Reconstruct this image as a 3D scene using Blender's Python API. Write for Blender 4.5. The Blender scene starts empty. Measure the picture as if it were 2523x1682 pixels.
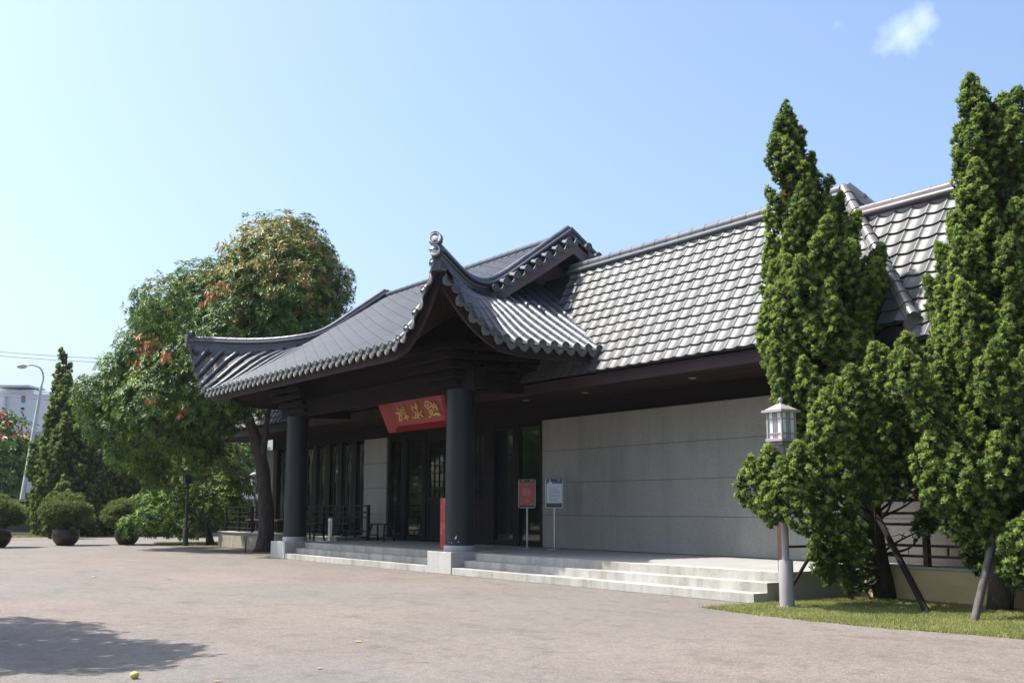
import bpy, bmesh, math, random
import numpy as np
from mathutils import Vector, Matrix

random.seed(7)
SC = bpy.context.scene
COL = SC.collection
R = math.radians

# ------------------------------------------------------------------ camera
A_YAW = R(33.0)
PITCH = math.atan((1250 - 841) / 2860.0)
CAM = Vector((0, 0, 1.5))
FH = Vector((-math.cos(A_YAW), math.sin(A_YAW), 0))
RT = Vector((math.sin(A_YAW), math.cos(A_YAW), 0))
FW = FH * math.cos(PITCH) + Vector((0, 0, 1)) * math.sin(PITCH)
UPV = -FH * math.sin(PITCH) + Vector((0, 0, 1)) * math.cos(PITCH)
cam = bpy.data.cameras.new("camera")
cam.sensor_width = 36.0
cam.lens = 36.0 * 2860 / 2523
cam.clip_end = 2000
camo = bpy.data.objects.new("camera", cam)
COL.objects.link(camo)
camo.matrix_world = Matrix((
    (RT.x, UPV.x, -FW.x, CAM.x), (RT.y, UPV.y, -FW.y, CAM.y), (RT.z, UPV.z, -FW.z, CAM.z), (0, 0, 0, 1)))
SC.camera = camo

# ------------------------------------------------------------------ sky and sun
SUN_DIR = Vector((-0.735 * math.cos(R(57)), -0.678 * math.cos(R(57)), math.sin(R(57)))).normalized()
world = bpy.data.worlds.new("World")
SC.world = world
world.use_nodes = True
nt = world.node_tree
for n in list(nt.nodes):
    nt.nodes.remove(n)
out = nt.nodes.new("ShaderNodeOutputWorld")
bg = nt.nodes.new("ShaderNodeBackground")
bg.inputs["Strength"].default_value = 0.132
sky = nt.nodes.new("ShaderNodeTexSky")
sky.sky_type = 'NISHITA'
sky.sun_disc = False
sky.sun_elevation = math.asin(SUN_DIR.z)
sky.sun_rotation = math.atan2(SUN_DIR.x, SUN_DIR.y)
sky.altitude = 50
sky.air_density = 1.0
sky.dust_density = 4.2
sky.ozone_density = 1.0
# a small bright cumulus scrap and thin wisps, as a field over the sky's directions
tc = nt.nodes.new("ShaderNodeTexCoord")


def wmath(op, a, b=None, clamp=False):
    n = nt.nodes.new("ShaderNodeMath")
    n.operation = op
    n.use_clamp = clamp
    for i, v in enumerate((a, b)):
        if v is None:
            continue
        if isinstance(v, (int, float)):
            n.inputs[i].default_value = v
        else:
            nt.links.new(v, n.inputs[i])
    return n.outputs[0]


def wspot(d, r0, r1):
    v = nt.nodes.new("ShaderNodeVectorMath")
    v.operation = 'DISTANCE'
    nt.links.new(tc.outputs["Generated"], v.inputs[0])
    v.inputs[1].default_value = Vector(d).normalized()
    m = nt.nodes.new("ShaderNodeMapRange")
    m.inputs["From Min"].default_value = r1
    m.inputs["From Max"].default_value = r0
    nt.links.new(v.outputs["Value"], m.inputs["Value"])
    return m.outputs["Result"]


ns = nt.nodes.new("ShaderNodeTexNoise")
ns.inputs["Scale"].default_value = 34
ns.inputs["Detail"].default_value = 9
ns.inputs["Roughness"].default_value = 0.62
ns.inputs["Distortion"].default_value = 0.5
nt.links.new(tc.outputs["Generated"], ns.inputs["Vector"])
spots = None
for d, r0, r1, s in (((-.566, .737, .372), .0, .034, 1.0), ((-.554, .744, .380), .0, .024, .9), ((-.574, .733, .366), .0, .026, .75), ((-.60, .70, .382), .0, .024, .42)):
    sp = wmath('MULTIPLY', wspot(d, r0, r1), s)
    spots = sp if spots is None else wmath('MAXIMUM', spots, sp)
cl = wmath('ADD', wmath('MULTIPLY', spots, 1.35), wmath('MULTIPLY', ns.outputs["Fac"], 1.5))
cl = wmath('MULTIPLY', wmath('SUBTRACT', cl, 1.25), 0.72, True)
cl = wmath('MULTIPLY', cl, 0.72)
cl = wmath('MULTIPLY', cl, wmath('GREATER_THAN', spots, 0.001))
mixc = nt.nodes.new("ShaderNodeMixRGB")
nt.links.new(cl, mixc.inputs["Fac"])
tint = nt.nodes.new("ShaderNodeMixRGB")
tint.blend_type = 'MULTIPLY'
tint.inputs["Fac"].default_value = 1.0
tint.inputs["Color2"].default_value = (.89, .985, 1.08, 1)
nt.links.new(sky.outputs["Color"], tint.inputs["Color1"])
nt.links.new(tint.outputs["Color"], mixc.inputs["Color1"])
mixc.inputs["Color2"].default_value = (5.6, 6.1, 6.7, 1)
nt.links.new(mixc.outputs["Color"], bg.inputs["Color"])
nt.links.new(bg.outputs[0], out.inputs[0])

sun = bpy.data.lights.new("sun", 'SUN')
sun.energy = 4.8
sun.angle = R(0.53)
sun.color = (1.0, 0.95, 0.86)
suno = bpy.data.objects.new("sun", sun)
COL.objects.link(suno)
suno.location = (0, 0, 30)
suno.rotation_euler = (-SUN_DIR).to_track_quat('-Z', 'Y').to_euler()

vs = SC.view_settings
vs.view_transform = 'Standard'
vs.look = 'None'
vs.exposure = 0.95
vs.gamma = 1
vs.use_curve_mapping = False
SC.cycles.max_bounces = 8
SC.cycles.transparent_max_bounces = 8
SC.cycles.use_denoising = True

# ------------------------------------------------------------------ helpers
ROOTS = {}
WLOC = {}


def tag(o, label=None, cat=None, group=None, kind=None):
    if label:
        o["label"] = label
    if cat:
        o["category"] = cat
    if group:
        o["group"] = group
    if kind:
        o["kind"] = kind
    return o


def empty(name, loc, label=None, cat=None, group=None, kind=None):
    o = bpy.data.objects.new(name, None)
    o.empty_display_size = 0.3
    COL.objects.link(o)
    o.location = loc
    WLOC[o.name] = Vector(loc)
    return tag(o, label, cat, group, kind)


def link(name, me, parent=None, wloc=(0, 0, 0), rot=None):
    o = bpy.data.objects.new(name, me)
    COL.objects.link(o)
    wloc = Vector(wloc)
    if parent is not None:
        o.parent = parent
        o.location = wloc - WLOC[parent.name]
    else:
        o.location = wloc
    WLOC[o.name] = wloc
    return o


def linkm(name, me, parent, M):
    o = bpy.data.objects.new(name, me)
    COL.objects.link(o)
    M = M.copy()
    if parent is not None:
        o.parent = parent
        M.translation = M.translation - WLOC[parent.name]
    o.matrix_basis = M
    return o


class MB:
    def __init__(self):
        self.v = []
        self.f = []

    def add(self, vs, fs):
        b = len(self.v)
        self.v.extend([tuple(p) for p in vs])
        self.f.extend([tuple(b + i for i in f) for f in fs])
        return self

    def box(self, p0, p1):
        (x0, y0, z0), (x1, y1, z1) = p0, p1
        return self.add([(x0, y0, z0), (x1, y0, z0), (x1, y1, z0), (x0, y1, z0), (x0, y0, z1), (x1, y0, z1), (x1, y1, z1), (x0, y1, z1)],
                        [(0, 3, 2, 1), (4, 5, 6, 7), (0, 1, 5, 4), (1, 2, 6, 5), (2, 3, 7, 6), (3, 0, 4, 7)])

    def bar(self, a, b, w, h=None, up=(0, 0, 1)):
        a, b = Vector(a), Vector(b)
        h = w if h is None else h
        d = (b - a).normalized()
        u = Vector(up)
        if abs(d.dot(u)) > 0.98:
            u = Vector((0, 1, 0))
        s = d.cross(u).normalized() * w / 2
        t = s.cross(d).normalized() * h / 2
        vs_ = [a - s - t, a + s - t, a + s + t, a - s + t, b - s - t, b + s - t, b + s + t, b - s + t]
        return self.add(vs_, [(0, 1, 2, 3), (7, 6, 5, 4), (0, 4, 5, 1), (1, 5, 6, 2), (2, 6, 7, 3), (3, 7, 4, 0)])

    def tube(self, path, rad, n=8, caps=True):
        path = [Vector(p) for p in path]
        m = len(path)
        if not hasattr(rad, '__len__'):
            rad = [rad] * m
        ref = Vector((0, 0, 1))
        rings = []
        for i, p in enumerate(path):
            d = (path[min(i + 1, m - 1)] - path[max(i - 1, 0)]).normalized()
            u = ref if abs(d.dot(ref)) < 0.95 else Vector((1, 0, 0))
            if i > 0:
                u = prevt
            s = d.cross(u).normalized()
            t = s.cross(d).normalized()
            prevt = t
            rings.append([p + (s * math.cos(2 * math.pi * k / n) + t * math.sin(2 * math.pi * k / n)) * rad[i] for k in range(n)])
        vs_ = [q for r in rings for q in r]
        fs = []
        for i in range(m - 1):
            for k in range(n):
                fs.append((i * n + k, i * n + (k + 1) % n, (i + 1) * n + (k + 1) % n, (i + 1) * n + k))
        if caps:
            fs.append(tuple(reversed(range(n))))
            fs.append(tuple((m - 1) * n + k for k in range(n)))
        return self.add(vs_, fs)

    def lathe(self, c, prof, n=24):
        c = Vector(c)
        vs_, fs = [], []
        for r, z in prof:
            for k in range(n):
                a = 2 * math.pi * k / n
                vs_.append((c.x + r * math.cos(a), c.y + r * math.sin(a), c.z + z))
        for i in range(len(prof) - 1):
            for k in range(n):
                fs.append((i * n + k, i * n + (k + 1) % n, (i + 1) * n + (k + 1) % n, (i + 1) * n + k))
        fs.append(tuple(reversed(range(n))))
        fs.append(tuple((len(prof) - 1) * n + k for k in range(n)))
        return self.add(vs_, fs)

    def grid(self, pts):
        """pts[i][j] -> quads"""
        a, b = len(pts), len(pts[0])
        return self.add([q for r in pts for q in r],
                        [(i * b + j, i * b + j + 1, (i + 1) * b + j + 1, (i + 1) * b + j) for i in range(a - 1) for j in range(b - 1)])

    def sweep(self, path, frames, prof, closed=True, caps=True):
        """prof: (side, up) offsets, frames: list of (side, up)"""
        n = len(prof)
        vs_, fs = [], []
        for p, (s, u) in zip(path, frames):
            for a, b in prof:
                vs_.append(Vector(p) + Vector(s) * a + Vector(u) * b)
        kk = n if closed else n - 1
        for i in range(len(path) - 1):
            for k in range(kk):
                fs.append((i * n + k, i * n + (k + 1) % n, (i + 1) * n + (k + 1) % n, (i + 1) * n + k))
        if caps and closed:
            fs.append(tuple(reversed(range(n))))
            fs.append(tuple((len(path) - 1) * n + k for k in range(n)))
        return self.add(vs_, fs)

    def build(self, name, mat, parent=None, origin=None, smooth=False, bevel=0, fixn=True, **tags):
        if origin is None:
            xs = list(zip(*self.v))
            origin = Vector(((min(xs[0]) + max(xs[0])) / 2, (min(xs[1]) + max(xs[1])) / 2, min(xs[2])))
        origin = Vector(origin)
        me = bpy.data.meshes.new(name)
        me.from_pydata([(p[0] - origin.x, p[1] - origin.y, p[2] - origin.z) for p in self.v], [], self.f)
        if fixn:
            bm = bmesh.new()
            bm.from_mesh(me)
            bmesh.ops.recalc_face_normals(bm, faces=bm.faces)
            bm.to_mesh(me)
            bm.free()
        if smooth:
            me.polygons.foreach_set("use_smooth", [True] * len(me.polygons))
            if smooth != 'all':
                me.set_sharp_from_angle(angle=R(40))
        me.materials.append(mat)
        o = link(name, me, parent, origin)
        if bevel:
            b = o.modifiers.new("bevel", 'BEVEL')
            b.width = bevel
            b.segments = 2
            b.limit_method = 'ANGLE'
        return tag(o, **{k: v for k, v in tags.items()})


def mesh_np(name, verts, faces, mat, tone=None, smooth=False):
    me = bpy.data.meshes.new(name)
    nv, nf, k = len(verts), len(faces), faces.shape[1]
    me.vertices.add(nv)
    me.vertices.foreach_set("co", np.asarray(verts, np.float32).ravel())
    me.loops.add(nf * k)
    me.loops.foreach_set("vertex_index", np.asarray(faces, np.int32).ravel())
    me.polygons.add(nf)
    me.polygons.foreach_set("loop_start", np.arange(0, nf * k, k, dtype=np.int32))
    me.polygons.foreach_set("loop_total", np.full(nf, k, np.int32))
    if smooth:
        me.polygons.foreach_set("use_smooth", np.ones(nf, bool))
    if tone is not None:
        at = me.attributes.new("tone", 'FLOAT_COLOR', 'POINT')
        at.data.foreach_set("color", np.concatenate([tone, np.ones((nv, 1))], 1).astype(np.float32).ravel())
    me.materials.append(mat)
    me.update(calc_edges=True)
    return me


# ------------------------------------------------------------------ materials
def mat(name, c1, c2=None, scale=3.0, rough=0.6, bump=0.0, bscale=60.0, rand=0.0, spec=0.5, metal=0.0,
        fine=0.0, fscale=150.0, stretch=(1, 1, 1), lo=0.35, hi=0.65, coat=0.0, bdist=0.02, streak=0.0):
    m = bpy.data.materials.new(name)
    m.use_nodes = True
    t = m.node_tree
    b = t.nodes["Principled BSDF"]
    b.inputs["Roughness"].default_value = rough
    b.inputs["Specular IOR Level"].default_value = spec
    b.inputs["Metallic"].default_value = metal
    b.inputs["Coat Weight"].default_value = coat
    b.inputs["Coat Roughness"].default_value = 0.15
    g = t.nodes.new("ShaderNodeNewGeometry")
    mp = t.nodes.new("ShaderNodeMapping")
    mp.inputs["Scale"].default_value = stretch
    t.links.new(g.outputs["Position"], mp.inputs["Vector"])
    col = None
    if c2 is not None:
        n = t.nodes.new("ShaderNodeTexNoise")
        n.inputs["Scale"].default_value = scale
        n.inputs["Detail"].default_value = 5
        n.inputs["Roughness"].default_value = 0.6
        t.links.new(mp.outputs[0], n.inputs["Vector"])
        r = t.nodes.new("ShaderNodeMapRange")
        r.inputs["From Min"].default_value = lo
        r.inputs["From Max"].default_value = hi
        t.links.new(n.outputs["Fac"], r.inputs["Value"])
        x = t.nodes.new("ShaderNodeMixRGB")
        x.inputs["Color1"].default_value = (*c1, 1)
        x.inputs["Color2"].default_value = (*c2, 1)
        t.links.new(r.outputs["Result"], x.inputs["Fac"])
        col = x.outputs["Color"]
    else:
        x = t.nodes.new("ShaderNodeRGB")
        x.outputs[0].default_value = (*c1, 1)
        col = x.outputs[0]
    if fine:
        n = t.nodes.new("ShaderNodeTexNoise")
        n.inputs["Scale"].default_value = fscale
        n.inputs["Detail"].default_value = 2
        t.links.new(g.outputs["Position"], n.inputs["Vector"])
        col = hsv_value(t, col, n.outputs["Fac"], 1 - fine, 1 + fine)
    if streak:
        n = t.nodes.new("ShaderNodeTexNoise")
        n.inputs["Scale"].default_value = 1.0
        n.inputs["Detail"].default_value = 6
        k = t.nodes.new("ShaderNodeMapping")
        k.inputs["Scale"].default_value = (4.5, 4.5, .35)
        t.links.new(g.outputs["Position"], k.inputs["Vector"])
        t.links.new(k.outputs[0], n.inputs["Vector"])
        col = hsv_value(t, col, n.outputs["Fac"], 1.0, 1 - streak, .50, .68)
    if rand:
        oi = t.nodes.new("ShaderNodeObjectInfo")
        col = hsv_value(t, col, oi.outputs["Random"], 1 - rand, 1 + rand, 0, 1)
    t.links.new(col, b.inputs["Base Color"])
    if bump:
        n = t.nodes.new("ShaderNodeTexNoise")
        n.inputs["Scale"].default_value = bscale
        n.inputs["Detail"].default_value = 4
        t.links.new(g.outputs["Position"], n.inputs["Vector"])
        bp = t.nodes.new("ShaderNodeBump")
        bp.inputs["Strength"].default_value = bump
        bp.inputs["Distance"].default_value = bdist
        t.links.new(n.outputs["Fac"], bp.inputs["Height"])
        t.links.new(bp.outputs[0], b.inputs["Normal"])
    return m


def hsv_value(t, col, fac, v0, v1, f0=0.3, f1=0.7):
    r = t.nodes.new("ShaderNodeMapRange")
    r.inputs["From Min"].default_value = f0
    r.inputs["From Max"].default_value = f1
    r.inputs["To Min"].default_value = v0
    r.inputs["To Max"].default_value = v1
    t.links.new(fac, r.inputs["Value"])
    h = t.nodes.new("ShaderNodeHueSaturation")
    t.links.new(r.outputs["Result"], h.inputs["Value"])
    t.links.new(col, h.inputs["Color"])
    return h.outputs["Color"]


def leafmat(name, rough=0.5, trans=0.25, spec=0.4):
    m = bpy.data.materials.new(name)
    m.use_nodes = True
    t = m.node_tree
    b = t.nodes["Principled BSDF"]
    b.inputs["Roughness"].default_value = rough
    b.inputs["Specular IOR Level"].default_value = spec
    a = t.nodes.new("ShaderNodeAttribute")
    a.attribute_name = "tone"
    t.links.new(a.outputs["Color"], b.inputs["Base Color"])
    tr = t.nodes.new("ShaderNodeBsdfTranslucent")
    h = t.nodes.new("ShaderNodeHueSaturation")
    h.inputs["Value"].default_value = 1.5
    h.inputs["Hue"].default_value = 0.485
    t.links.new(a.outputs["Color"], h.inputs["Color"])
    t.links.new(h.outputs["Color"], tr.inputs["Color"])
    mx = t.nodes.new("ShaderNodeMixShader")
    mx.inputs[0].default_value = trans
    t.links.new(b.outputs[0], mx.inputs[1])
    t.links.new(tr.outputs[0], mx.inputs[2])
    t.links.new(mx.outputs[0], t.nodes["Material Output"].inputs[0])
    return m


M = {}
M['granite'] = mat("granite", (.34, .34, .33), (.40, .395, .38), 2.0, .7, .15, 120, fine=.16, fscale=60, streak=.15, bdist=.004)
M['step'] = mat("step_granite", (.25, .24, .21), (.37, .36, .33), 1.6, .75, .2, 90, fine=.18, fscale=60, streak=.25, lo=.3, hi=.6, bdist=.004)
M['floor'] = mat("floor_granite", (.27, .268, .26), (.31, .306, .295), 1.2, .6, .08, 90, fine=.08, bdist=.003)
M['wall'] = mat("wall_granite", (.20, .193, .175), (.25, .242, .218), .9, .75, .18, 140, fine=.20, fscale=45, stretch=(1, 1, .35), streak=.09, bdist=.004)
M['yellow'] = mat("ochre_render", (.47, .36, .18), (.54, .43, .24), 2.5, .85, .5, 25, fine=.1, bdist=.015, stretch=(.4, 1, 1.6))
M['terrace'] = mat("shade_toned_terrace_render", (.20, .185, .14), (.30, .275, .21), 3.5, .85, .4, 25, fine=.15, stretch=(1, 1, .3))  # tree shade and its streaks put into a darker render colour
M['colpaint'] = mat("slate_paint", (.011, .0135, .019), (.015, .018, .024), 1.5, .42, .03, 20, spec=.35)
M['wood'] = mat("dark_brown_wood", (.009, .0072, .0078), (.014, .011, .0118), 1.2, .7, .1, 30, stretch=(.3, 2, 2), spec=.12)
M['fascia'] = mat("brown_fascia", (.030, .021, .024), (.040, .029, .031), .9, .6, .05, 30, spec=.15)
M['soffit'] = mat("brown_soffit", (.017, .011, .010), (.027, .017, .015), 1.1, .7, .08, 30, rand=.2, stretch=(.4, 3, 3), spec=.12)
M['pink'] = mat("mauve_paint", (.17, .115, .125), (.20, .14, .15), 1.0, .65)
M['tile'] = mat("grey_pan_tile", (.070, .072, .076), (.092, .094, .098), 1.1, .50, .04, 60, rand=.14, spec=.42, lo=.3, hi=.7, stretch=(1, 1, .6))
M['slate'] = mat("slate_barrel_tile", (.042, .050, .066), (.062, .071, .090), 1.5, .42, .05, 60, rand=.14, spec=.5)
M['slateb'] = mat("slate_pan_bed", (.028, .027, .027), (.060, .054, .047), 2.0, .7, .15, 50)
M['capslate'] = mat("carved_slate_cap", (.085, .085, .085), (.15, .148, .14), 30, .5, .5, 80, rand=.1)
M['ridge'] = mat("ridge_slate", (.042, .050, .066), (.066, .073, .090), 3, .34, .05, 60, rand=.1, spec=.6)
M['medal'] = mat("pale_medallion", (.66, .65, .63), (.45, .45, .44), 30, .5, .4, 80)
M['glass'] = mat("dark_glass", (.006, .008, .008), None, rough=.03, spec=.55)
M['glassg'] = mat("glass_painted_light", (.040, .048, .040), (.095, .115, .094), .7, .10, spec=.35, lo=.42, hi=.6)  # reflected and passing light put into the pane colour as greenish patches
M['red'] = mat("red_lacquer", (.25, .008, .010), (.29, .010, .012), 2, .4, .03, 30)
M['gold'] = mat("gold_leaf", (.62, .42, .13), (.70, .5, .2), 20, .4, .1, 60)
M['redprint'] = mat("red_print", (.42, .035, .04), (.46, .16, .06), 7, .5, lo=.54, hi=.60)
M['steel'] = mat("brushed_steel", (.55, .54, .52), None, rough=.28, metal=.9)
M['white'] = mat("white_paper", (.62, .66, .68), None, rough=.6)
M['posterred'] = mat("poster_red", (.40, .075, .075), (.44, .13, .10), 9, .5, lo=.45, hi=.65)
M['blue'] = mat("poster_blue", (.06, .18, .34), None, rough=.5)
M['green'] = mat("poster_green", (.035, .09, .03), (.06, .12, .03), 30, .5)
M['ink'] = mat("blue_ink", (.12, .17, .34), None, rough=.6)
M['pinkink'] = mat("pale_ink", (.62, .32, .26), None, rough=.6)
M['black'] = mat("black_plastic", (.012, .012, .013), None, rough=.4)
M['lampmetal'] = mat("mauve_grey_metal", (.27, .245, .26), (.31, .285, .295), 4, .5, .05, 50, fine=.06)
M['lampdark'] = mat("dark_bronze_metal", (.028, .024, .026), None, rough=.5)
M['lampglass'] = mat("frosted_white_glass", (.72, .76, .76), None, rough=.35)
M['bark'] = mat("brown_bark", (.028, .022, .018), (.065, .050, .040), 9, .9, .9, 28, stretch=(1, 1, .25), bdist=.04)
M['barkd'] = mat("dark_bark", (.028, .022, .018), (.06, .048, .038), 10, .9, .9, 30, stretch=(1, 1, .25), bdist=.03)
M['stake'] = mat("weathered_stake", (.06, .05, .045), (.13, .115, .105), 12, .85, .4, 60, stretch=(1, 1, .2))
M['staked'] = mat("dark_stake", (.010, .008, .008), (.016, .013, .012), 12, .8, .2, 60, spec=.15)  # a backlit stake's darkness put into the base colour
M['rail'] = mat("red_brown_rail", (.050, .024, .020), (.066, .034, .028), 3, .5)
M['raild'] = mat("dark_rail", (.008, .0065, .0065), (.012, .009, .009), 3, .6, spec=.2)
M['pot'] = mat("dark_plum_glaze", (.030, .018, .020), (.055, .034, .034), 4, .35, .1, 15, spec=.5)
M['galv'] = mat("galvanised_steel", (.42, .50, .47), (.50, .57, .54), 1.5, .5, metal=.1)
M['bwhite'] = mat("pale_facade", (.52, .55, .60), (.57, .60, .64), .2, .7)
M['bgrey'] = mat("grey_facade", (.30, .31, .32), None, rough=.7)
M['greenglass'] = mat("green_glass", (.10, .22, .18), (.2, .33, .27), .6, .15)
M['darkwall'] = mat("dark_boundary_wall", (.030, .030, .032), (.045, .045, .046), .8, .8, .2, 20)
M['coping'] = mat("concrete_coping", (.26, .25, .24), (.32, .31, .29), 1.5, .8, .2, 40)
M['siding'] = mat("white_siding", (.62, .64, .66), None, rough=.6)
M['wire'] = mat("cable_black", (.03, .03, .035), None, rough=.6)
M['dirt'] = mat("bare_soil", (.065, .050, .036), (.13, .105, .075), 2.5, .95, .7, 25, fine=.3, fscale=40)
M['lawnsoil'] = mat("lawn_soil", (.11, .135, .04), (.16, .17, .07), 4, .95, .6, 40)
M['leaf'] = leafmat("mango_leaf", .45, .22, .28)
M['shrubleaf'] = leafmat("shrub_leaf", .55, .34, .2)
M['needle'] = leafmat("juniper_spray", .6, .35, .2)
M['grass'] = leafmat("grass_blade", .6, .3, .2)
M['dryleaf'] = mat("yellow_leaf", (.55, .52, .10), (.45, .38, .12), 30, .6)
M['brownleaf'] = mat("tan_leaf", (.40, .26, .13), (.30, .18, .08), 30, .7)
M['sun_bulb'] = mat("downlight_glass", (.35, .35, .34), None, rough=.3)


def asphalt_mat():
    m = mat("worn_asphalt", (.134, .113, .097), (.160, .136, .118), .42, .9, .6, 45, fine=.24, fscale=30, lo=.36, hi=.62, bdist=.012)
    t = m.node_tree
    b = t.nodes["Principled BSDF"]
    src = b.inputs["Base Color"].links[0].from_socket
    g = t.nodes.new("ShaderNodeNewGeometry")

    def noise(sc, det, mp=None):
        n = t.nodes.new("ShaderNodeTexNoise")
        n.inputs["Scale"].default_value = sc
        n.inputs["Detail"].default_value = det
        if mp:
            k = t.nodes.new("ShaderNodeMapping")
            k.inputs["Scale"].default_value = mp
            k.inputs["Rotation"].default_value = (0, 0, R(-35))
            t.links.new(g.outputs["Position"], k.inputs["Vector"])
            t.links.new(k.outputs[0], n.inputs["Vector"])
        else:
            t.links.new(g.outputs["Position"], n.inputs["Vector"])
        return n

    def mul(src, fac_socket, f0, f1, v0, v1):
        return hsv_value(t, src, fac_socket, v0, v1, f0, f1)
    # broad worn, greyer patches and darker damp-looking scuffs
    n1 = noise(.16, 3)
    r1 = t.nodes.new("ShaderNodeMapRange")
    r1.inputs["From Min"].default_value = .42
    r1.inputs["From Max"].default_value = .62
    t.links.new(n1.outputs["Fac"], r1.inputs["Value"])
    mx = t.nodes.new("ShaderNodeMixRGB")
    mx.inputs["Color2"].default_value = (.126, .116, .107, 1)
    k = t.nodes.new("ShaderNodeMath")
    k.operation = 'MULTIPLY'
    k.inputs[1].default_value = .55
    t.links.new(r1.outputs["Result"], k.inputs[0])
    t.links.new(k.outputs[0], mx.inputs["Fac"])
    t.links.new(src, mx.inputs["Color1"])
    src = mul(mx.outputs["Color"], noise(1.0, 6, (.7, 1.6, 1)).outputs["Fac"], .54, .70, 1.0, .82)
    src = mul(src, noise(9, 6).outputs["Fac"], .3, .7, .82, 1.14)
    src = mul(src, noise(48, 1).outputs["Fac"], .62, .72, 1.0, 2.0)
    src = mul(src, noise(2.6, 7).outputs["Fac"], .54, .70, 1.0, .78)
    # long wandering cracks and a lap joint
    nz = noise(.6, 4)
    ad = t.nodes.new("ShaderNodeMixRGB")
    ad.blend_type = 'ADD'
    ad.inputs["Fac"].default_value = .9
    t.links.new(g.outputs["Position"], ad.inputs["Color1"])
    t.links.new(nz.outputs["Color"], ad.inputs["Color2"])
    vo = t.nodes.new("ShaderNodeTexVoronoi")
    vo.feature = 'DISTANCE_TO_EDGE'
    vo.inputs["Scale"].default_value = .17
    t.links.new(ad.outputs["Color"], vo.inputs["Vector"])
    wv = noise(.35, 2)
    gt = t.nodes.new("ShaderNodeMapRange")
    gt.inputs["From Min"].default_value = .44
    gt.inputs["From Max"].default_value = .54
    gt.inputs["To Min"].default_value = 0
    gt.inputs["To Max"].default_value = .45
    t.links.new(wv.outputs["Fac"], gt.inputs["Value"])
    cr = t.nodes.new("ShaderNodeMapRange")
    cr.inputs["From Min"].default_value = .002
    cr.inputs["From Max"].default_value = .010
    cr.inputs["To Min"].default_value = 1
    cr.inputs["To Max"].default_value = 0
    t.links.new(vo.outputs["Distance"], cr.inputs["Value"])
    mm = t.nodes.new("ShaderNodeMath")
    mm.operation = 'MULTIPLY'
    t.links.new(cr.outputs["Result"], mm.inputs[0])
    t.links.new(gt.outputs["Result"], mm.inputs[1])
    dk = t.nodes.new("ShaderNodeMixRGB")
    dk.inputs["Color2"].default_value = (.10, .09, .08, 1)
    t.links.new(mm.outputs[0], dk.inputs["Fac"])
    t.links.new(src, dk.inputs["Color1"])
    t.links.new(dk.outputs["Color"], b.inputs["Base Color"])
    return m


M['asphalt'] = asphalt_mat()

# ------------------------------------------------------------------ ground
gr = MB()
gr.add([(-228, -118, 0), (88, -118, 0), (88, 188, 0), (-228, 188, 0)], [(0, 1, 2, 3)])
gr.build("ground", M['asphalt'], origin=(0, 0, 0), label="worn beige grey asphalt forecourt in front of the pavilion", kind='structure')


def wavy(pts, amp, seed, step=.25):
    rng = random.Random(seed)
    o = []
    for i in range(len(pts) - 1):
        a, b = Vector(pts[i]), Vector(pts[i + 1])
        n = max(1, int((b - a).length / step))
        for k in range(n):
            p = a.lerp(b, k / n)
            o.append((p.x + rng.uniform(-amp, amp), p.y + rng.uniform(-amp, amp)))
    o.append(pts[-1])
    return o


lawn_edge = wavy([(-13.35, 12.2), (-12.4, 12.08), (-11.2, 12.02), (-10.2, 12.08), (-9.0, 12.3), (-7.5, 12.55), (-4, 12.6), (6, 12.4)], .035, 3)
lawn_poly = lawn_edge + [(6, 15.86), (-13.55, 15.86), (-13.57, 13.3)]
lm = MB()
lm.add([(x, y, .004) for x, y in lawn_poly], [tuple(range(len(lawn_poly)))])
lm.build("lawn", M['lawnsoil'], label="mown grass verge along the ochre plinth wall", kind='structure')
bed_poly = wavy([(-34.3, 13.75), (-35.7, 13.66), (-38, 13.5), (-41.6, 13.6), (-45, 13.7), (-48.4, 14.0), (-51, 14.8), (-51.5, 16.5)], .05, 5) + [(-48, 18.5), (-45.1, 17.5), (-45.1, 15.6), (-34.3, 15.6)]
bm_ = MB()
bm_.add([(x, y, .006) for x, y in bed_poly], [tuple(range(len(bed_poly)))])
bm_.build("soil_bed", M['dirt'], label="bare soil bed under the mango tree", kind='structure')
fb = MB()
fb.add([(-75, -20, .005), (-63.6, -20, .005), (-63.6, 13.4, .005), (-62.5, 19, .005), (-75, 24, .005)], [(0, 1, 2, 3, 4)])
fb.build("grass_strip", M['lawnsoil'], label="far grass strip before the boundary wall", kind='structure')

# ------------------------------------------------------------------ pavilion roof shape
XR, XL, YF, YRG = -20.6, -36.75, 11.5, 17.0
GX = 2.8          # run of the hip skirt
LUP = 2.1
Z0 = 4.97


def rslope(s):
    return .52 * s + .0145 * s * s


def upturn(dx, dy):
    m = max(0.0, min(dx, dy))
    e = abs(dx - dy)
    a = 1.70 * max(0.0, 1 - m / 2.6) ** 1.2
    return a * max(0.0, 1 - e / LUP) ** 2.1


def pz(x, y, plane=None):
    """height of the pavilion roof bed; plane 'f', 'r', 'l', 'b'"""
    dxr, dxl, dy = XR - x, x - XL, y - YF
    dx = min(dxr, dxl)
    if y > YRG:
        dy = (2 * YRG - YF) - y
    if plane == 'f':
        s = dy
    elif plane in ('r', 'l'):
        s = dx
    else:
        s = dy if dy < dx or dx > GX else dx
    return Z0 + rslope(s) + upturn(dx, dy)


WSL = 1.92


def wz(y):
    return 4.50 + WSL * (y - 15.5)


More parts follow.
